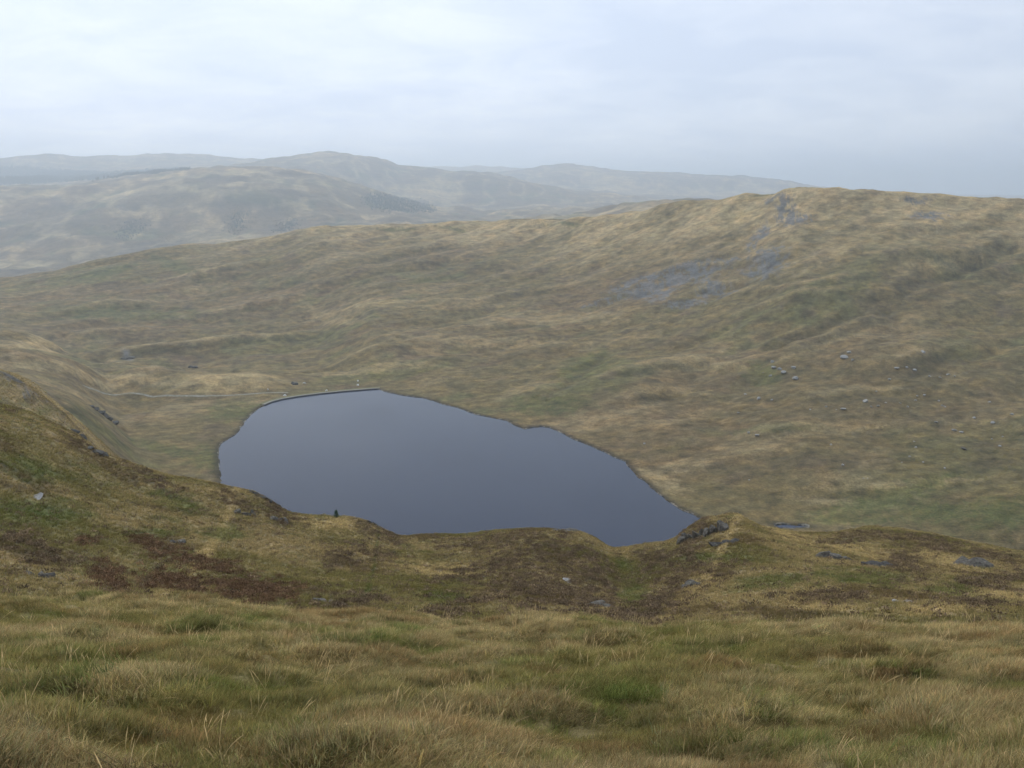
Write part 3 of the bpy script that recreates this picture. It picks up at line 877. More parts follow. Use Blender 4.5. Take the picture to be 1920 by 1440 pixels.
# ------------------------------------------------------------------ water
mw, nd, lk, b = new_mat("lake_water")
b.inputs["Base Color"].default_value = (0.009, 0.018, 0.044, 1)
b.inputs["Roughness"].default_value = 0.11
b.inputs["IOR"].default_value = 1.33
b.inputs["Specular IOR Level"].default_value = 0.5
geo = N(nd, "ShaderNodeNewGeometry")
w1 = noise_node(nd, lk, geo.outputs["Position"], 0.55, 3, 0.6)
w2 = noise_node(nd, lk, geo.outputs["Position"], 0.012, 3, 0.5)
bp = N(nd, "ShaderNodeBump")
bp.inputs["Distance"].default_value = 0.10
lk.new(w1.outputs[0], bp.inputs["Height"])
rs = N(nd, "ShaderNodeMapRange")
rs.inputs[1].default_value, rs.inputs[2].default_value = 0.35, 0.65
rs.inputs[3].default_value, rs.inputs[4].default_value = 0.25, 0.75
lk.new(w2.outputs[0], rs.inputs[0])
lk.new(rs.outputs[0], bp.inputs["Strength"])
rq = N(nd, "ShaderNodeMapRange")
rq.inputs[1].default_value, rq.inputs[2].default_value = 0.35, 0.65
rq.inputs[3].default_value, rq.inputs[4].default_value = 0.05, 0.20
lk.new(w2.outputs[0], rq.inputs[0])
lk.new(rq.outputs[0], b.inputs["Roughness"])
lk.new(bp.outputs[0], b.inputs["Normal"])


def water(name, poly, grow, z):
    c = poly.mean(axis=0)
    d = poly - c
    ln = np.hypot(d[:, 0], d[:, 1])[:, None]
    p = c + d * (1 + grow / ln)
    bm = bmesh.new()
    vs = [bm.verts.new((x, y, z)) for x, y in p]
    f = bm.faces.new(vs)
    if f.normal.z < 0:
        f.normal_flip()
    bmesh.ops.triangulate(bm, faces=[f])
    bmesh.ops.recalc_face_normals(bm, faces=bm.faces)
    for f in bm.faces:
        if f.normal.z < 0:
            f.normal_flip()
    me = bpy.data.meshes.new(name)
    bm.to_mesh(me)
    bm.free()
    me.materials.append(mw)
    o = link(bpy.data.objects.new(name, me))
    o["kind"] = "structure"
    return o


tag(water("lake", LAKE, 1.2, 0.0), "dark blue grey mountain lake with a smooth surface")
tag(water("pond", POND, 0.6, 0.02), "small sliver of water beyond the right knoll")


# stony, peaty edge of the water
mb, nd, lk, b = new_mat("shore_stones")
geo = N(nd, "ShaderNodeNewGeometry")
n_ = noise_node(nd, lk, geo.outputs["Position"], 0.16, 6, 0.75)
rp = N(nd, "ShaderNodeValToRGB")
rp.color_ramp.elements[0].position, rp.color_ramp.elements[1].position = 0.44, 0.60
rp.color_ramp.elements[0].color = (0.022, 0.020, 0.018, 1)
rp.color_ramp.elements[1].color = (0.28, 0.26, 0.21, 1)
lk.new(n_.outputs[0], rp.inputs[0])
lk.new(rp.outputs[0], b.inputs["Base Color"])


def offset_loop(poly, d):
    nx = np.roll(poly, -1, 0) - np.roll(poly, 1, 0)
    nrm = np.stack([nx[:, 1], -nx[:, 0]], -1)
    nrm /= np.hypot(nrm[:, 0], nrm[:, 1])[:, None] + 1e-9
    area = 0.5 * np.sum(poly[:, 0] * np.roll(poly[:, 1], -1) - np.roll(poly[:, 0], -1) * poly[:, 1])
    if area < 0:
        nrm = -nrm
    return poly + nrm * (d if np.isscalar(d) else d[:, None])


def shore_bank(name, poly, hgt, label):
    rr = np.random.default_rng(7)
    n = len(poly)
    h = hgt * rr.uniform(0.6, 1.25, n)
    prof = [(-1.0, np.full(n, -0.7)), (0.25 + 0 * h, h), (1.4 + rr.uniform(-.6, 1.2, n), h * 1.05), (3.2 + 0 * h, np.full(n, 0.25))]
    vs = []
    for d, z in prof:
        p = offset_loop(poly, d if np.isscalar(d) else d)
        vs += [(x, y, zz) for (x, y), zz in zip(p, z)]
    fs = []
    for k in range(3):
        for i in range(n):
            j = (i + 1) % n
            fs.append((k * n + i, k * n + j, (k + 1) * n + j, (k + 1) * n + i))
    o = mesh_obj(name, vs, fs, mb)
    tag(o, label, kind="structure")
    return o


shore_bank("shore", LAKE, 0.38, "dark stony peat edge round the lake")
shore_bank("shore", POND, 0.5, "dark peat edge of the small pool")

# track along the valley floor to the dam
mt, nd, lk, b = new_mat("track_gravel")
geo = N(nd, "ShaderNodeNewGeometry")
n_ = noise_node(nd, lk, geo.outputs["Position"], 0.4, 5, 0.7)
rp = N(nd, "ShaderNodeValToRGB")
rp.color_ramp.elements[0].position, rp.color_ramp.elements[1].position = 0.35, 0.65
rp.color_ramp.elements[0].color = (0.20, 0.19, 0.13, 1)
rp.color_ramp.elements[1].color = (0.34, 0.32, 0.27, 1)
lk.new(n_.outputs[0], rp.inputs[0])
lk.new(rp.outputs[0], b.inputs["Base Color"])


def ribbon(name, pix, width, lift, label, rmin, rmax):
    P = np.array([hit(px, py, rmin, rmax) for px, py in pix])
    seg = np.hypot(*np.diff(P, axis=0).T)
    d = np.concatenate([[0], np.cumsum(seg)])
    dd = np.arange(0, d[-1], 3.0)
    px_, py_ = np.interp(dd, d, P[:, 0]), np.interp(dd, d, P[:, 1])
    kk = np.hanning(27)[1:-1]
    kk /= kk.sum()
    px_ = np.convolve(np.pad(px_, 12, mode='edge'), kk, 'valid')
    py_ = np.convolve(np.pad(py_, 12, mode='edge'), kk, 'valid')
    tx, ty = np.gradient(px_), np.gradient(py_)
    ln = np.hypot(tx, ty) + 1e-9
    vs, fs = [], []
    for i in range(len(px_)):
        for q in (-0.5, 0, 0.5):
            x, y = px_[i] - ty[i] / ln[i] * q * width, py_[i] + tx[i] / ln[i] * q * width
            vs.append((x, y, ground(x, y) + lift + (0.05 if q == 0 else 0)))
    for i in range(len(px_) - 1):
        for q in range(2):
            fs.append((i * 3 + q, (i + 1) * 3 + q, (i + 1) * 3 + q + 1, i * 3 + q + 1))
    o = mesh_obj(name, vs, fs, mt, smooth=True)
    tag(o, label, kind="structure")
    return o


ribbon("track", [(150, 722), (180, 728), (205, 733), (230, 737), (260, 740), (330, 743), (400, 744), (440, 742), (480, 738), (510, 735), (535, 735), (552, 738)], 2.6, 0.22, "pale gravel track crossing the valley floor to the dam", 560, 1000)

# ------------------------------------------------------------------ rock
def rock_mat(name, dark, light, scale):
    m, nd, lk, b = new_mat(name)
    tcn = N(nd, "ShaderNodeTexCoord")
    geo = N(nd, "ShaderNodeNewGeometry")
    a = noise_node(nd, lk, geo.outputs["Position"], scale, 6, 0.7)
    v = N(nd, "ShaderNodeTexVoronoi", feature='DISTANCE_TO_EDGE')
    v.inputs["Scale"].default_value = scale * 0.8
    lk.new(geo.outputs["Position"], v.inputs["Vector"])
    rp = N(nd, "ShaderNodeValToRGB")
    rp.color_ramp.elements[0].position, rp.color_ramp.elements[1].position = 0.33, 0.68
    rp.color_ramp.elements[0].color = (*dark, 1)
    rp.color_ramp.elements[1].color = (*light, 1)
    lk.new(a.outputs[0], rp.inputs[0])
    lich = noise_node(nd, lk, geo.outputs["Position"], scale * 2.3, 4, 0.6)
    rl = N(nd, "ShaderNodeMapRange")
    rl.inputs[1].default_value, rl.inputs[2].default_value = 0.56, 0.66
    lk.new(lich.outputs[0], rl.inputs[0])
    c = mix_col(nd, lk, math_node(nd, lk, 'MULTIPLY', rl.outputs[0], 0.5), rp.outputs[0], (0.26, 0.27, 0.20))
    lk.new(c, b.inputs["Base Color"])
    bp = N(nd, "ShaderNodeBump")
    bp.inputs["Strength"].default_value = 0.8
    bp.inputs["Distance"].default_value = 0.25
    lk.new(math_node(nd, lk, 'ADD', a.outputs[0], math_node(nd, lk, 'MULTIPLY', v.outputs["Distance"], -0.6)), bp.inputs["Height"])
    lk.new(bp.outputs[0], b.inputs["Normal"])
    return m


M_ROCK = rock_mat("grey_rock", (0.048, 0.043, 0.036), (0.165, 0.150, 0.128), 1.6)
M_PALE = rock_mat("pale_rock", (0.20, 0.195, 0.185), (0.48, 0.47, 0.45), 1.2)
M_DARK = rock_mat("dark_rock", (0.030, 0.028, 0.026), (0.11, 0.105, 0.098), 1.4)
mwh, nd, lk, b = new_mat("white_stone")
b.inputs["Base Color"].default_value = (0.75, 0.75, 0.73, 1)


def rock_shape(seed, sub=2, cuts=9, rough=0.06, flat=0.75):
    rr = np.random.default_rng(seed)
    bm = bmesh.new()
    bmesh.ops.create_icosphere(bm, subdivisions=sub, radius=1.0)
    v = np.array([p.co[:] for p in bm.verts])
    for _ in range(cuts):
        n = rr.normal(size=3)
        n /= np.linalg.norm(n)
        d = rr.uniform(0.45, 0.8)
        k = v @ n
        over = np.maximum(k - d, 0)
        v -= np.outer(over * 0.93, n)
    v += rough * np.stack([noise2(v[:, 0] * 3 + q * 5.1, v[:, 1] * 3 + v[:, 2] * 2.3, seed + q) for q in range(3)], -1)
    v[:, 2] *= flat
    f = [[q.index for q in p.verts] for p in bm.faces]
    bm.free()
    return v, f


ROCKS = []
for sd in range(7):
    v, f = rock_shape(40 + sd, 2, 10, 0.05, 0.8)
    me = bpy.data.meshes.new("boulder")
    me.from_pydata(v.tolist(), [], f)
    me.materials.append(M_PALE)
    ROCKS.append(me)


def boulder(px, py, wpx, label, group, rmin, rmax, mat=None, hk=0.7):
    x, y = hit(px, py, rmin, rmax)
    d = math.hypot(math.hypot(x, y), EYE_Z - ground(x, y))
    wd = max(1.1 * wpx * d / F_PX, 0.3)
    o = bpy.data.objects.new("boulder", random.choice(ROCKS))
    link(o)
    k = random.uniform(0.8, 1.25)
    o.scale = (wd * 0.5, wd * 0.5 * k, wd * 0.5 * hk * random.uniform(0.8, 1.3))
    o.rotation_euler = (random.uniform(-.2, .2), random.uniform(-.2, .2), random.uniform(0, 6.28))
    o.location = (x, y, ground(x, y) + o.scale[2] * 0.25)
    if mat:
        o.material_slots[0].link = 'OBJECT'
        o.material_slots[0].material = mat
    tag(o, label, "boulder", group)
    return o


def outcrop(px, py, wpx, hpx, n, label, mat, rmin=30, rmax=280, seed=0, name="rock_outcrop"):
    """a crag: several jointed blocks bedded into the slope, one mass"""
    rr = np.random.default_rng(700 + seed)
    x0, y0 = hit(px, py, rmin, rmax)
    r0 = math.hypot(x0, y0)
    d = math.hypot(r0, EYE_Z - ground(x0, y0))
    wd, hd = wpx * d / F_PX, hpx * d / F_PX
    ux, uy = y0 / r0, -x0 / r0                      # across the slope
    vx, vy = x0 / r0, y0 / r0                       # away from the viewer
    vs, fs = [], []
    for i in range(n):
        q = (i + 0.5) / n - 0.5 + rr.normal(0, 0.06)
        dep = rr.uniform(-0.5, 0.5) * hd * 1.2
        x, y = x0 + ux * q * wd + vx * dep, y0 + uy * q * wd + vy * dep
        v, f = rock_shape(800 + seed * 20 + i, 3, 14, 0.05, 1.0)
        sx = wd / n * rr.uniform(0.9, 1.5)
        v = v * np.array((sx, sx * rr.uniform(0.7, 1.2), hd * rr.uniform(0.5, 0.85)))
        a = rr.uniform(0, 6.28)
        rot = np.array([[math.cos(a), -math.sin(a), 0], [math.sin(a), math.cos(a), 0], [0, 0, 1]])
        tl = rr.normal(0, 0.22)
        rt = np.array([[1, 0, 0], [0, math.cos(tl), -math.sin(tl)], [0, math.sin(tl), math.cos(tl)]])
        v = v @ rt.T @ rot.T + np.array((x, y, ground(x, y) - hd * 0.08))
        k = len(vs)
        vs += v.tolist()
        fs += [[q_ + k for q_ in t] for t in f]
    c = np.array((x0, y0, ground(x0, y0)))
    o = mesh_obj(name, np.array(vs) - c, fs, mat)
    o.location = c
    tag(o, label, "rock outcrop")
    return o


outcrop(1316, 1003, 84, 34, 9, "craggy grey rock face at the lakeward end of the right-hand knoll", M_ROCK, seed=1)
outcrop(1362, 1020, 40, 14, 3, "low dark grey ledge just below the craggy face on the right knoll", M_DARK, seed=2)
outcrop(1570, 1048, 54, 22, 3, "rounded lichen-pale rock hump on the back of the right knoll", M_ROCK, seed=3)
outcrop(1824, 1062, 36, 18, 2, "blue grey boulder-like rock on the far right slope, dark underside", M_ROCK, seed=4)
outcrop(1650, 1062, 60, 14, 4, "dark broken rocks in heather right of the rounded rock hump", M_DARK, seed=5)
outcrop(70, 1079, 32, 12, 3, "grey streaked rock at the left edge above the foreground grass", M_ROCK, seed=6)
outcrop(145, 808, 18, 14, 2, "dark rock knob on the skyline of the left-hand slope", M_DARK, seed=7)
outcrop(180, 848, 34, 7, 3, "thin dark rock ledge below the knob on the left-hand slope", M_DARK, seed=8)
outcrop(487, 930, 36, 10, 4, "dark crag on the crest where the left slope meets the lake", M_DARK, seed=9)
outcrop(460, 962, 30, 16, 4, "broken grey rocks under the left crest, left one of two", M_ROCK, seed=10)
outcrop(522, 976, 28, 13, 3, "broken grey rocks under the left crest, right one of two", M_ROCK, seed=11)
outcrop(332, 1017, 18, 8, 2, "small blue grey rock above the rusty bracken patch", M_ROCK, seed=12)
outcrop(700, 984, 16, 14, 3, "dark rock edge dropping to the lake right of the little conifer", M_DARK, seed=13)
outcrop(1295, 1100, 34, 13, 3, "pale grey rock with dark heather spots below the right knoll", M_ROCK, seed=14)
outcrop(1130, 1138, 40, 14, 2, "smooth pale grey slab just above the foreground grass", M_ROCK, seed=15)
outcrop(1692, 1130, 24, 6, 2, "low flat pale rock in the grass at lower right", M_PALE, seed=16)
outcrop(1066, 1091, 16, 5, 1, "small white flat stone in the heather of the middle knoll", M_PALE, seed=17)
outcrop(65, 931, 13, 6, 1, "small white stone alone on the green left-hand slope", M_PALE, seed=18)
outcrop(600, 1128, 40, 8, 4, "low crumbling grey rocks behind the left foreground grass", M_ROCK, seed=19)
outcrop(1060, 996, 50, 6, 4, "thin pale rocky rim along the top of the middle knoll", M_ROCK, seed=20)
outcrop(192, 748, 14, 9, 2, "grey crag high on the second left spur above the valley", M_ROCK, 285, 700, 21)
outcrop(180, 764, 22, 6, 3, "dark stepped rocks on the second left spur, upper band", M_DARK, 285, 700, 22)
outcrop(198, 772, 26, 6, 3, "dark stepped rocks on the second left spur, lower band", M_DARK, 285, 700, 23)
outcrop(552, 720, 9, 6, 3, "dark blue grey rock mass on the bank behind the dam", M_DARK, 700, 1000, 24)
outcrop(240, 673, 20, 5, 4, "grey rock slabs beside the stream gully beyond the valley floor", M_ROCK, 800, 1300, 25)
outcrop(361, 688, 12, 4, 2, "small dark rocks at the stream bend behind the straw knoll", M_DARK, 750, 1300, 26)

RS = dict(rmin=330, rmax=1400)
CLUSTERS = {
    "pale boulder in the tight cluster high on the right slope": ("boulder cluster", [(1449, 679, 8), (1450, 690, 11), (1462, 693, 9), (1470, 699, 13), (1445, 705, 8), (1488, 690, 9), (1490, 711, 13), (1431, 699, 4)]),
    "grey boulder of the little pile above the tight cluster": ("upper boulder pile", [(1583, 671, 13), (1592, 661, 9), (1598, 675, 5)]),
    "pale stone in the row across the right-hand slope": ("stones along the slope", [(1519, 768, 4), (1549, 763, 5), (1568, 768, 3), (1581, 768, 10), (1623, 754, 11), (1633, 763, 6), (1646, 762, 6), (1661, 755, 4), (1688, 756, 4), (1702, 763, 4), (1717, 751, 5), (1719, 743, 4), (1733, 741, 5), (1760, 752, 4), (1767, 761, 6), (1772, 763, 4)]),
    "pale stone on the brown hump left of boulder cluster": ("stones on the hump", [(1398, 739, 6), (1422, 748, 9), (1447, 750, 5), (1384, 774, 5)]),
    "pale rock of the pair on the grassy shelf": ("pair on the shelf", [(1404, 812, 7), (1419, 817, 11)]),
    "grey stone scattered near the right edge of moor": ("stones by the right edge", [(1855, 754, 5), (1897, 777, 6), (1861, 793, 9), (1827, 784, 6), (1755, 792, 6), (1880, 819, 4), (1860, 824, 4), (1875, 837, 5), (1788, 807, 9), (1802, 811, 7)]),
    "white speck of stone on the lower right-hand slope": ("white specks on the lower slope", [(1717, 839, 6), (1714, 828, 3), (1705, 856, 4), (1731, 867, 4), (1691, 867, 3), (1771, 878, 5), (1580, 872, 5), (1558, 834, 6), (1405, 900, 4), (1619, 897, 3), (1627, 897, 3), (1208, 832, 4)]),
    "grey stone on the dark rocky band high up": ("stones on the dark band", [(1681, 691, 9), (1715, 694, 7), (1700, 689, 5), (1743, 706, 6), (1779, 703, 7), (1762, 708, 5), (1790, 706, 5), (1731, 660, 9), (1643, 734, 4), (1668, 712, 6)]),
}
ORD = ["leftmost", "second from left", "third from left", "fourth from left", "fifth from left", "sixth from left", "seventh from left", "eighth from left"]
DRO = ["rightmost", "second from right", "third from right", "fourth from right", "fifth from right", "sixth from right", "seventh from right", "eighth from right"]
for label, (group, items) in CLUSTERS.items():
    items = sorted(items)
    big = max(i[2] for i in items)
    for k, (px, py, wpx) in enumerate(items):
        o_ = ORD[k] if k < (len(items) + 1) // 2 else DRO[len(items) - 1 - k]
        boulder(px, py, wpx, label + ", " + o_, group, mat=M_PALE, **RS)
boulder(1806, 842, 11, "large blue grey boulder alone in a dark hollow on the right slope", None, 330, 1400, M_ROCK)
for px, py, wpx, lb in [(1505, 1105, 5, "tiny white stone in the brown grass below the right knoll"), (908, 1082, 4, "tiny white stone on the left flank of the middle knoll")]:
    boulder(px, py, wpx, lb, None, 40, 260, mwh)

# ------------------------------------------------------------------ dam at the lake's outlet
md_w, nd, lk, b = new_mat("dam_masonry")
geo = N(nd, "ShaderNodeNewGeometry")
br = N(nd, "ShaderNodeTexNoise")
br.inputs["Scale"].default_value = 1.3
lk.new(geo.outputs["Position"], br.inputs["Vector"])
c = mix_col(nd, lk, br.outputs[0], (0.07, 0.068, 0.062), (0.19, 0.18, 0.165))
lk.new(c, b.inputs["Base Color"])
md_c, nd, lk, b = new_mat("dam_coping")
b.inputs["Base Color"].default_value = (0.26, 0.25, 0.21, 1)
md_g, nd, lk, b = new_mat("dam_turf")
geo = N(nd, "ShaderNodeNewGeometry")
n_ = noise_node(nd, lk, geo.outputs["Position"], 0.5, 5, 0.7)
lk.new(mix_col(nd, lk, n_.outputs[0], (0.09, 0.10, 0.035), (0.26, 0.22, 0.11)), b.inputs["Base Color"])
dp = np.array([on_lake(*p) for p in [(712, 729), (700, 729.5), (640, 734.5), (600, 738.5), (560, 743.5), (530, 748.5), (508, 754), (494, 760)]])
seg = np.concatenate([[0], np.cumsum(np.hypot(*np.diff(dp, axis=0).T))])
ds = np.linspace(0, seg[-1], 60)
dx_, dy_ = np.interp(ds, seg, dp[:, 0]), np.interp(ds, seg, dp[:, 1])
tx, ty = np.gradient(dx_), np.gradient(dy_)
ln = np.hypot(tx, ty)
nx_, ny_ = ty / ln, -tx / ln
cx_, cy_ = LAKE.mean(axis=0)
sg = np.sign(np.mean(nx_ * (dx_ - cx_) + ny_ * (dy_ - cy_)))
nx_, ny_ = nx_ * sg, ny_ * sg
dam = bpy.data.objects.new("dam", None)
link(dam)
dam.location = (dx_[30], dy_[30], 0)
tag(dam, "low stone dam wall with pale coping along the far end of the lake", "dam")


def sweep(name, prof, mat):
    vs, fs, k = [], [], len(prof)
    for i in range(60):
        for d, z in prof:
            vs.append((dx_[i] + nx_[i] * d - dx_[30], dy_[i] + ny_[i] * d - dy_[30], z))
    for i in range(59):
        for j in range(k):
            fs.append((i * k + j, i * k + (j + 1) % k, (i + 1) * k + (j + 1) % k, (i + 1) * k + j))
    fs += [tuple(range(k)), tuple(59 * k + j for j in reversed(range(k)))]
    return mesh_obj(name, vs, fs, mat, dam)


sweep("wall", [(-1.6, -2.0), (-1.2, 0.75), (-0.2, 0.75), (-0.2, -2.0)], md_w)
sweep("coping", [(-1.35, 0.76), (-1.35, 1.0), (0.0, 1.0), (0.0, 0.76)], md_c)
sweep("path", [(0.05, 0.2), (0.05, 0.95), (1.7, 0.95), (1.7, 0.2)], mt)
sweep("embankment", [(1.75, -0.5), (1.75, 1.0), (2.8, 1.2), (8.5, 0.2), (8.5, -0.5)], md_g)


def white_block(px, py, w_, h_, label, rmin=600, rmax=1000):
    x, y = hit(px, py, rmin, rmax)
    d = math.hypot(math.hypot(x, y), EYE_Z)
    a, b_ = w_ * d / F_PX / 2, h_ * d / F_PX / 2
    v, f = rock_shape(int(px), 3, 16, 0.03, 0.9)
    v = np.clip(v * 1.5, -1, 1) * np.array((a, max(a * 0.5, 0.7), b_ + 0.5))
    o = mesh_obj("stone_block", v, f, mwh)
    o.location = (x, y, ground(x, y) + b_ * 0.6)
    o.rotation_euler = (0, 0, random.uniform(-0.4, 0.4))
    tag(o, label, "stone block")


white_block(534, 742, 7, 2.0, "bright white long stone block at the left end of the dam")
white_block(612, 733, 5, 2.0, "white stone block beside the middle of the dam path")
white_block(671, 723, 4, 2.5, "white stone block near the right end of the dam")
white_block(571, 719, 6, 2.0, "white stone block beside the dark rock mass behind the dam")
white_block(502, 731, 2.5, 2.5, "tiny white stone on the grass above the track end")
white_block(671, 715, 2.5, 2.0, "tiny pale stone on the bank behind the right end of the dam")

# ------------------------------------------------------------------ the little conifer on the crest
mbk, nd, lk, b = new_mat("bark")
b.inputs["Base Color"].default_value = (0.06, 0.045, 0.03, 1)
mnd, nd, lk, b = new_mat("needles")
at = N(nd, "ShaderNodeAttribute", attribute_name="shade")
lk.new(mix_col(nd, lk, at.outputs["Fac"], (0.030, 0.075, 0.038), (0.085, 0.160, 0.080)), b.inputs["Base Color"])


def conifer(px, py, hgt, wid, label):
    rr = np.random.default_rng(5)
    x, y = hit(px, py, 100, 200)
    t = bpy.data.objects.new("conifer_tree", None)
    link(t)
    t.location = (x, y, ground(x, y) - 0.05)
    tag(t, label, "tree")
    vs, fs = [], []
    for k in range(6):
        z, r = hgt * 0.95 * k / 5, 0.05 * hgt * (1 - k / 5.5)
        vs += [(r * math.cos(a) + 0.02 * math.sin(k), r * math.sin(a), z) for a in np.linspace(0, 2 * math.pi, 7)[:-1]]
    for k in range(5):
        fs += [(k * 6 + i, k * 6 + (i + 1) % 6, (k + 1) * 6 + (i + 1) % 6, (k + 1) * 6 + i) for i in range(6)]
    for _ in range(26):                               # limbs
        z = hgt * rr.uniform(0.14, 0.9)
        a, l = rr.uniform(0, 6.28), wid * 0.5 * (1 - z / hgt) ** 0.7 * rr.uniform(0.7, 1.0)
        k = len(vs)
        e = (l * math.cos(a), l * math.sin(a), z + 0.18 * l)
        vs += [(0, 0, z - 0.012), (0, 0, z + 0.012), (0.012 * math.sin(a), -0.012 * math.cos(a), z), e]
        fs += [(k, k + 1, k + 3), (k + 1, k + 2, k + 3), (k + 2, k, k + 3)]
    mesh_obj("trunk", vs, fs, mbk, t)
    vs, fs, sh = [], [], []
    for _ in range(1500):
        z = hgt * (0.10 + 0.9 * rr.random() ** 1.1)
        R = wid * 0.5 * max(0.05, (1.06 - z / hgt)) ** 0.75 * (0.75 + 0.35 * math.sin(z * 26))
        a = rr.uniform(0, 6.28)
        q = R * rr.random() ** 0.45 * (0.9 + 0.25 * math.sin(a * 5 + z * 9))
        c = np.array((q * math.cos(a), q * math.sin(a), z - 0.1 * q))
        d = np.array((math.cos(a), math.sin(a), rr.uniform(-0.2, 0.9))) + rr.normal(0, 0.35, 3)
        d /= np.linalg.norm(d)
        sdv = np.cross(d, rr.normal(size=3))
        sdv /= np.linalg.norm(sdv)
        l, w_ = 0.13 * rr.uniform(0.7, 1.3), 0.022
        k = len(vs)
        vs += [c - sdv * w_, c + sdv * w_, c + d * l]
        fs.append((k, k + 1, k + 2))
        sh += [rr.random()] * 3
    o = mesh_obj("crown", vs, fs, mnd, t)
    o.data.attributes.new("shade", 'FLOAT', 'POINT').data.foreach_set("value", np.array(sh, dtype=np.float32))


conifer(631, 971, 1.5, 1.45, "small lone dark green conifer on the grassy crest in front of the lake")

# ------------------------------------------------------------------ plantations on the hazy hills
mfo, nd, lk, b = new_mat("plantation_green")
b.inputs["Base Color"].default_value = (0.040, 0.058, 0.036, 1)


def plantation(name, poly, n, h0, h1, label, rmin, rmax, seed):
    rr = np.random.default_rng(seed)
    P = np.array(poly, float)
    lo, hi = P.min(0), P.max(0)
    vs, fs, got = [], [], 0
    while got < n:
        q = lo + (hi - lo) * rr.random((n * 2, 2))
        ok = signed_dist(q[:, 0], q[:, 1], P) < 0
        for px, py in q[ok][:n - got]:
            got += 1
            x, y = hit(px, py, rmin, rmax)
            x, y = x + rr.normal(0, 18), y + rr.normal(0, 60)
            z = ground(x, y) - 1.0
            h = rr.uniform(h0, h1)
            w_, a0 = h * 0.28, rr.random() * 2
            k = len(vs)
            vs += [(x + w_ * math.cos(a0 + j * 1.2566), y + w_ * math.sin(a0 + j * 1.2566), z + h * 0.12) for j in range(5)] + [(x, y, z + h)]
            fs += [(k + j, k + (j + 1) % 5, k + 5) for j in range(5)]
    o = mesh_obj(name, vs, fs, mfo)
    tag(o, label, "forest", kind="stuff")
    return o


plantation("forest", [(-60, 312), (60, 318), (160, 322), (200, 324), (330, 316), (360, 318), (300, 326), (190, 336), (80, 344), (-60, 346)], 7000, 16, 26, "dark conifer plantation band on the hazy hills at upper left", 6200, 10900, 1)
plantation("forest", [(682, 372), (715, 366), (760, 372), (800, 382), (818, 396), (770, 397), (715, 392)], 1800, 9, 15, "dark conifer wood on the right flank of the pale middle hill", 3800, 8000, 2)
plantation("forest", [(432, 405), (456, 403), (452, 432), (444, 436), (440, 420)], 330, 6, 10, "narrow dark wood running down the face of the pale middle hill", 3000, 5800, 3)
plantation("forest", [(228, 425), (250, 419), (264, 430), (254, 440), (232, 438)], 300, 6, 10, "small dark wood on the left foot of the pale middle hill", 3000, 5800, 4)
plantation("forest", [(520, 424), (548, 416), (556, 424), (530, 434)], 240, 6, 10, "small dark wood just above the near ridge below the pale hill", 3000, 5800, 5)

# ------------------------------------------------------------------ grass and heather, scattered as instances
proto = bpy.data.collections.new("plant_forms")           # not linked to the scene


def plant_mat(name, trans):
    m, nd, lk, b = new_mat(name)
    nd.remove(b)
    ai = N(nd, "ShaderNodeAttribute", attribute_name="tint", attribute_type='INSTANCER')
    ag = N(nd, "ShaderNodeAttribute", attribute_name="blade")
    c = mix_col(nd, lk, 1.0, ai.outputs["Color"], ag.outputs["Color"], 'MULTIPLY')
    df = N(nd, "ShaderNodeBsdfDiffuse")
    tr = N(nd, "ShaderNodeBsdfTranslucent")
    mx = N(nd, "ShaderNodeMixShader")
    mx.inputs[0].default_value = trans
    lk.new(c, df.inputs[0])
    lk.new(c, tr.inputs[0])
    lk.new(df.outputs[0], mx.inputs[1])
    lk.new(tr.outputs[0], mx.inputs[2])
    lk.new(mx.outputs[0], nd["Material Output"].inputs[0])
    return m


M_BLADE = plant_mat("grass_blade", 0.45)
M_HEATHER = plant_mat("heather_leaf", 0.1)


def make_proto(name, vs, fs, cols, mat):
    me = bpy.data.meshes.new(name)
    me.from_pydata([tuple(v) for v in vs], [], fs)
    a = me.attributes.new("blade", 'FLOAT_COLOR', 'POINT')
    cc = np.ones((len(vs), 4))
    cc[:, :3] = np.array(cols)
    a.data.foreach_set("color", cc.ravel())
    me.materials.append(mat)
    o = bpy.data.objects.new(name, me)
    proto.objects.link(o)
    return o


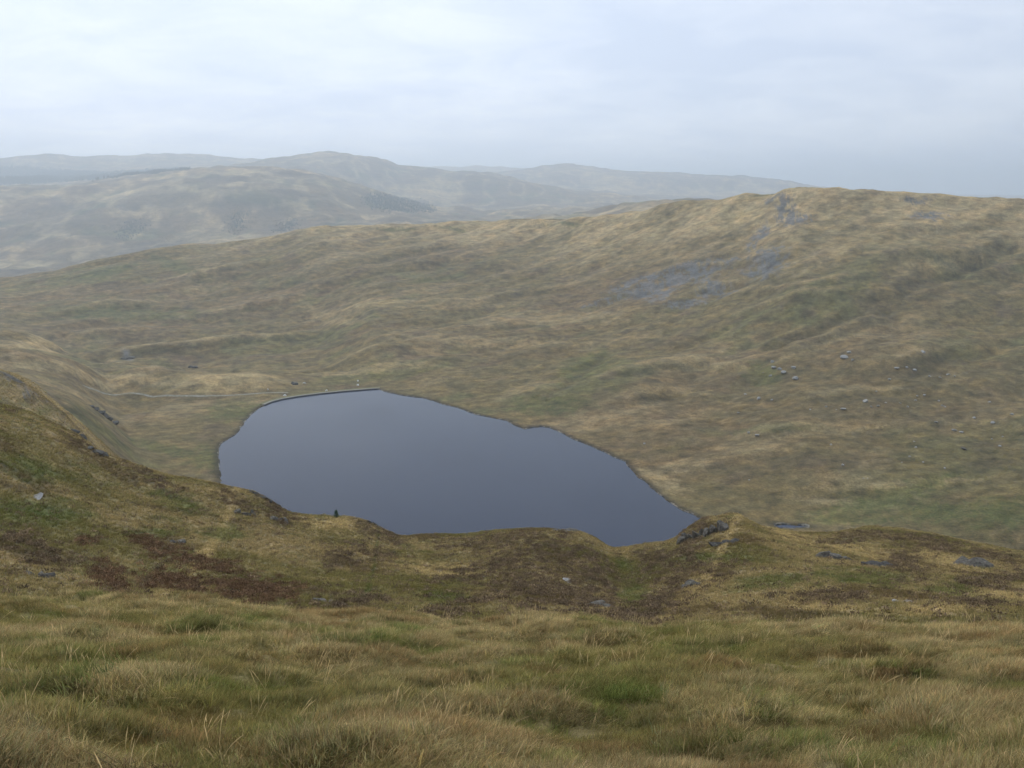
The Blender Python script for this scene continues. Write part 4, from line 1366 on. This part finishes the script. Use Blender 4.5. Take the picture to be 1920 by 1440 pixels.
def tuft(name, seed, n, rad, l0, l1, w, bend, segs=3, dry=0.4, lean=(0.16, -0.05), soft=False):
    rr = np.random.default_rng(seed)
    vs, fs, cs = [], [], []
    for _ in range(n):
        if soft:                                       # a patch of turf made of small bunches that thin out to its rim
            if _ % 9 == 0:
                bc = np.clip(rr.normal(0, 0.5 * rad, 2), -1.4 * rad, 1.4 * rad)
                bl, bd = rr.uniform(0.75, 1.25), rr.normal(0, 0.16, 2)
                bcol = rr.uniform(0.6, 1.4) * np.array((1 + rr.normal(0, 0.07), 1.0, 1 + rr.normal(0, 0.08)))
            off = rr.normal(0, 0.026, 2)
            base = np.array((bc[0] + off[0], bc[1] + off[1], -0.05))
            l = rr.uniform(l0, l1) * bl
            d = np.append(off * 6 + bd + rr.normal(0, 0.13, 2) + np.array(lean), 1.0)
        else:
            a, q = rr.uniform(0, 6.28), rad * rr.random() ** 0.6
            base = np.array((q * math.cos(a), q * math.sin(a), -0.03))
            l = rr.uniform(l0, l1)
            d = np.array((math.cos(a) * 0.35 * q / rad, math.sin(a) * 0.35 * q / rad, 1.0)) + np.append(rr.normal(0, 0.22, 2), 0) + np.array((*lean, 0))
            bcol = np.ones(3)
        d /= np.linalg.norm(d)
        droop = bend * rr.uniform(0.3, 1.3)
        side = np.append(rr.normal(size=2), 0)
        side /= np.linalg.norm(side)
        u = rr.random()
        tip = np.array((1.62, 1.48, 1.22)) if u < 0.4 * dry else (np.array((1.28, 1.17, 0.95)) if u < dry else (np.array((0.90, 0.98, 0.74)) if u < 0.82 else np.array((0.66, 0.55, 0.42))))
        tip, root = tip * bcol, np.array((0.52, 0.55, 0.42)) * bcol
        k = len(vs)
        out_d = np.array((d[0], d[1] * 0.4, 0)) + np.append(rr.normal(0, 0.15, 2), 0)
        for s_i in range(segs + 1):
            s = s_i / segs
            p = base + d * l * s + out_d * droop * l * s * s - np.array((0, 0, 0.35 * droop * l * s ** 3))
            ww = w * (1 - 0.85 * s) * rr.uniform(0.8, 1.2)
            shade = root * (1 - s) + tip * s
            if s_i < segs:
                vs += [p - side * ww, p + side * ww]
                cs += [shade, shade]
            else:
                vs.append(p)
                cs.append(shade)
        for s_i in range(segs - 1):
            e = k + 2 * s_i
            fs += [(e, e + 1, e + 3, e + 2)]
        e = k + 2 * (segs - 1)
        fs.append((e, e + 1, e + 2))
    return make_proto(name, vs, fs, cs, M_BLADE)


def stalks(name, seed, n):
    rr = np.random.default_rng(seed)
    vs, fs, cs = [], [], []
    for _ in range(n):
        a = rr.uniform(0, 6.28)
        base = np.array((0.10 * math.cos(a), 0.10 * math.sin(a), -0.02)) * rr.random()
        l = rr.uniform(0.13, 0.30)
        d = np.append(rr.normal(0, 0.22, 2) + np.array((0.14, -0.04)), 1.0)
        d /= np.linalg.norm(d)
        b_ = rr.uniform(0.05, 0.45)
        side = np.append(rr.normal(size=2), 0)
        side /= np.linalg.norm(side)
        k = len(vs)
        for i in range(7):
            s = i / 6
            p = base + d * l * s + np.array((d[0], d[1], 0)) * b_ * l * 2 * s * s - np.array((0, 0, 0.2 * b_ * l * s ** 3))
            ww = 0.0009 if i < 4 else (0.0028 if i == 5 else 0.0017)
            if i == 6:
                ww = 0.0006
            vs += [p - side * ww, p + side * ww]
            cs += [np.array((1.5, 1.38, 1.12))] * 2
        for i in range(6):
            e = k + 2 * i
            fs.append((e, e + 1, e + 3, e + 2))
    return make_proto(name, vs, fs, cs, M_BLADE)


def heather(name, seed, n):
    rr = np.random.default_rng(seed)
    vs, fs, cs = [], [], []
    for _ in range(n):
        d = rr.normal(size=3)
        d[2] = abs(d[2])
        d /= np.linalg.norm(d)
        p = d * np.array((0.5, 0.5, 0.36)) * rr.uniform(0.6, 1.0) * (0.8 + 0.25 * math.sin(5 * d[0] + 3 * d[1] + seed))
        l = rr.uniform(0.08, 0.15)
        dd = d + rr.normal(0, 0.5, 3)
        dd /= np.linalg.norm(dd)
        sdv = np.cross(dd, rr.normal(size=3))
        sdv /= np.linalg.norm(sdv)
        k = len(vs)
        vs += [p - sdv * 0.05, p + sdv * 0.05, p + dd * l]
        fs.append((k, k + 1, k + 2))
        cs += [np.full(3, rr.uniform(0.6, 1.5))] * 3
    return make_proto(name, vs, fs, cs, M_HEATHER)


# index order in the collection is by name
for i in range(10):
    tuft("a%02d_turf" % i, 20 + i, 700, 0.28, 0.06, 0.15, 0.0025, 0.6, 3, 0.42, (0.14, -0.42), True)
for i in range(3):
    stalks("b%02d_stalks" % i, 40 + i, 4)
for i in range(4):
    tuft("c%02d_tussock" % i, 60 + i, 16, 0.22, 0.20, 0.42, 0.022, 0.55, 2)
for i in range(4):
    heather("d%02d_heather" % i, 80 + i, 46)


def scatter(name, pos, rot, scl, idx, tint, label):
    me = bpy.data.meshes.new(name)
    me.from_pydata(pos.tolist(), [], [])
    me.attributes.new("rot", 'FLOAT_VECTOR', 'POINT').data.foreach_set("vector", rot.astype(np.float32).ravel())
    me.attributes.new("scl", 'FLOAT', 'POINT').data.foreach_set("value", scl.astype(np.float32))
    me.attributes.new("pick", 'INT', 'POINT').data.foreach_set("value", idx.astype(np.int32))
    cc = np.ones((len(pos), 4), dtype=np.float32)
    cc[:, :3] = tint
    me.attributes.new("tint", 'FLOAT_COLOR', 'POINT').data.foreach_set("color", cc.ravel())
    o = link(bpy.data.objects.new(name, me))
    ng = bpy.data.node_groups.new(name, 'GeometryNodeTree')
    ng.interface.new_socket("Geometry", in_out='INPUT', socket_type='NodeSocketGeometry')
    ng.interface.new_socket("Geometry", in_out='OUTPUT', socket_type='NodeSocketGeometry')
    gi, go = ng.nodes.new("NodeGroupInput"), ng.nodes.new("NodeGroupOutput")
    ci = ng.nodes.new("GeometryNodeCollectionInfo")
    ci.inputs[0].default_value = proto
    ci.inputs["Separate Children"].default_value = True
    ci.inputs["Reset Children"].default_value = True
    ip = ng.nodes.new("GeometryNodeInstanceOnPoints")
    ip.inputs["Pick Instance"].default_value = True

    def named(nm, tp):
        q = ng.nodes.new("GeometryNodeInputNamedAttribute")
        q.data_type = tp
        q.inputs[0].default_value = nm
        return q.outputs[0]
    e2r = ng.nodes.new("FunctionNodeEulerToRotation")
    ng.links.new(named("rot", 'FLOAT_VECTOR'), e2r.inputs[0])
    ng.links.new(gi.outputs[0], ip.inputs["Points"])
    ng.links.new(ci.outputs[0], ip.inputs["Instance"])
    ng.links.new(named("pick", 'INT'), ip.inputs["Instance Index"])
    ng.links.new(e2r.outputs[0], ip.inputs["Rotation"])
    ng.links.new(named("scl", 'FLOAT'), ip.inputs["Scale"])
    ng.links.new(ip.outputs[0], go.inputs[0])
    md = o.modifiers.new("scatter", 'NODES')
    md.node_group = ng
    tag(o, label, kind="stuff")
    return o


def sample(A, x, y):
    r, a = np.hypot(x, y), np.arctan2(x, y)
    c = np.clip(np.rint((a - TH[0]) / (TH[1] - TH[0])), 0, len(TH) - 1).astype(int)
    i = np.clip(np.rint(np.interp(np.log(r), U, np.arange(len(U)))), 0, len(U) - 1).astype(int)
    return A[i, c]


RUNMAX = np.maximum.accumulate(TT, axis=0)
HID = RUNMAX - TT                                            # how far below the nearer skyline


def scatter_points(n, r0, r1, half, pw, margin, seed):
    rr = np.random.default_rng(seed)
    u = rr.random(n)
    r = (r0 ** pw + (r1 ** pw - r0 ** pw) * u) ** (1 / pw)
    a = rr.uniform(-half, half, n)
    x, y = r * np.sin(a), r * np.cos(a)
    ok = sample(HID, x, y) < margin
    return x[ok], y[ok], r[ok], rr


GRASS_STRAW, GRASS_OLIVE, GRASS_GREEN, GRASS_BROWN = np.array((.58, .475, .30)), np.array((.35, .315, .145)), np.array((.215, .265, .090)), np.array((.35, .24, .135))


def fore_tint(x, y, rr):
    p1, p2, p3 = fbm(x, y * 1.4, 2.1, 3, 601), fbm(x, y * 1.4, 1.0, 3, 607), fbm(x, y, 5.0, 2, 611)
    t = np.empty((len(x), 3))
    t[:] = GRASS_OLIVE
    hp = fbm(x * 0.8, y * 1.6, 1.1, 3, 5)
    t = lay(t, spread(p3 + 0.5 * p1 + 0.9 * hp, -0.45, 0.4), GRASS_STRAW)
    t = lay(t, spread(p2 + 0.3 * p3, 0.12, 0.42), GRASS_BROWN, 0.75)
    t = lay(t, spread(fbm(x, y * 1.5, 1.2, 3, 617) - 0.25 * p1, 0.3, 0.55), GRASS_GREEN, 0.7)
    t = lay(t, sample(MASK_GREEN, x, y), GRASS_GREEN * 1.05, 0.75)
    return t * (rr.uniform(0.8, 1.2, len(x)) * (1 + 0.4 * np.clip(fbm(x * 0.8, y * 1.3, 0.45, 2, 619), -0.8, 0.8)))[:, None]


x, y, r, rr = scatter_points(14500, 2.2, 27, 0.70, 1.5, 0.03, 1)
z = ground_v(x, y)
n = len(x)
e_ = 0.12
gx, gy = (ground_v(x + e_, y) - ground_v(x - e_, y)) / (2 * e_), (ground_v(x, y + e_) - ground_v(x, y - e_)) / (2 * e_)
ln = np.sqrt(gx * gx + gy * gy + 1)
tint = fore_tint(x, y, rr)
hump = fbm(x * 0.8, y * 1.6, 1.1, 3, 5)
scl = rr.uniform(0.8, 1.2, n) * (0.95 + 0.3 * np.clip(hump, -0.6, 1))
rot = np.stack([np.arcsin(gy / ln), np.arctan2(-gx, 1.0), rr.normal(0, 0.02, n)], -1)
scatter("grass", np.stack([x, y, z], -1), rot, scl, rr.integers(0, 10, n), tint, "long straw and green grass covering the foreground slope")
x, y, r, rr = scatter_points(2600, 2.6, 24, 0.70, 1.7, 0.03, 2)
z = ground_v(x, y)
n = len(x)
ok = fbm(x, y, 1.6, 2, 631) + rr.normal(0, 0.3, n) > 0.05
x, y, z = x[ok], y[ok], z[ok]
n = len(x)
rot = np.stack([rr.normal(0, 0.12, n), rr.normal(0, 0.12, n), rr.normal(0, 1.2, n)], -1)
scatter("grass_stalks", np.stack([x, y, z], -1), rot, rr.uniform(0.75, 1.25, n), rr.integers(10, 13, n), np.tile(GRASS_STRAW * 0.9, (n, 1)) * rr.uniform(0.7, 1.2, n)[:, None], "thin pale seed stalks standing over the foreground grass")

# tussocks and heather on the hummocks
x, y, r, rr = scatter_points(230000, 26, 215, 0.70, 1.25, 0.012, 3)
x2, y2, r2, _ = scatter_points(110000, 215, 440, 0.70, 1.25, 0.012, 4)
ok = np.arctan2(x2, y2) < -0.24
x, y, r = np.concatenate([x, x2[ok]]), np.concatenate([y, y2[ok]]), np.concatenate([r, r2[ok]])
z = ground_v(x, y)
n = len(x)
hm, rm = sample(MASK_HEATH, x, y), sample(MASK_RUST, x, y)
tex = fbm(x, y, 2.4, 3, 641)
is_h = (hm * spread(fbm(x, y, 1.5, 2, 647) + 0.6 * tex, -0.15, 0.45) > rr.random(n) * 0.85 + 0.10) | (rr.random(n) < 0.03)
is_r = (rm * spread(fbm(x, y, 1.4, 2, 653), -0.7, 0.1) > rr.random(n) * 0.95 + 0.12)
base = sample(C, x, y) * rr.uniform(0.75, 1.35, n)[:, None]
g = ~(is_h | is_r)
sel = np.where(g)[0]
n_g = len(sel)
rot = np.stack([rr.normal(0, 0.12, n_g), rr.normal(0, 0.12, n_g), rr.normal(0, 1.0, n_g)], -1)
scatter("tussock_grass", np.stack([x, y, z], -1)[sel], rot, rr.uniform(0.55, 1.1, n_g) * (0.75 + 0.4 * sstep(30, 120, r[sel]) + 0.7 * sstep(215, 300, r[sel])), rr.integers(13, 17, n_g), (base[sel] * 0.88 + base[sel].mean(axis=1, keepdims=True) * 0.12) * 2.0, "tussocky grass over the hummocks above the lake")
for nm, flag, colr, lb, s0 in (("heather", is_h & ~is_r, HEATH * 2.2, "dark brown heather patches on the knolls above the lake", 1.0), ("bracken", is_r, RUST * 1.95, "rust red dead bracken patches on the left slope", 0.9)):
    sel = np.where(flag)[0]
    k = len(sel)
    rot = np.stack([rr.normal(0, 0.15, k), rr.normal(0, 0.15, k), rr.uniform(0, 6.28, k)], -1)
    tt = colr * rr.uniform(0.6, 1.5, k)[:, None] * np.where(rr.random(k) < 0.2, 1.4, 1.0)[:, None]
    scatter(nm, np.stack([x, y, z], -1)[sel], rot, s0 * rr.uniform(0.5, 1.25, k), rr.integers(17, 21, k), tt, lb)

# ------------------------------------------------------------------ haze
mh = bpy.data.materials.new("haze")
mh.use_nodes = True
nt = mh.node_tree
nt.nodes.clear()
pv = nt.nodes.new("ShaderNodeVolumePrincipled")
pv.inputs["Color"].default_value = (0.80, 0.90, 1.0, 1)
pv.inputs["Density"].default_value = 0.00013
pv.inputs["Anisotropy"].default_value = 0.4
out = nt.nodes.new("ShaderNodeOutputMaterial")
nt.links.new(pv.outputs[0], out.inputs["Volume"])
zlo, zhi = float(min(Z.min(), zb.min())) - 2.0, float(max(Z.max(), zb.max())) + 15.0
L_ = 43000.0
hv = [(x, y, z) for z in (zlo, zhi) for y in (-L_, L_) for x in (-L_, L_)]
hf = [(0, 2, 3, 1), (4, 5, 7, 6), (0, 1, 5, 4), (2, 6, 7, 3), (0, 4, 6, 2), (1, 3, 7, 5)]
tag(mesh_obj("haze", hv, hf, mh), "thin blue haze filling the valley air", kind="stuff")
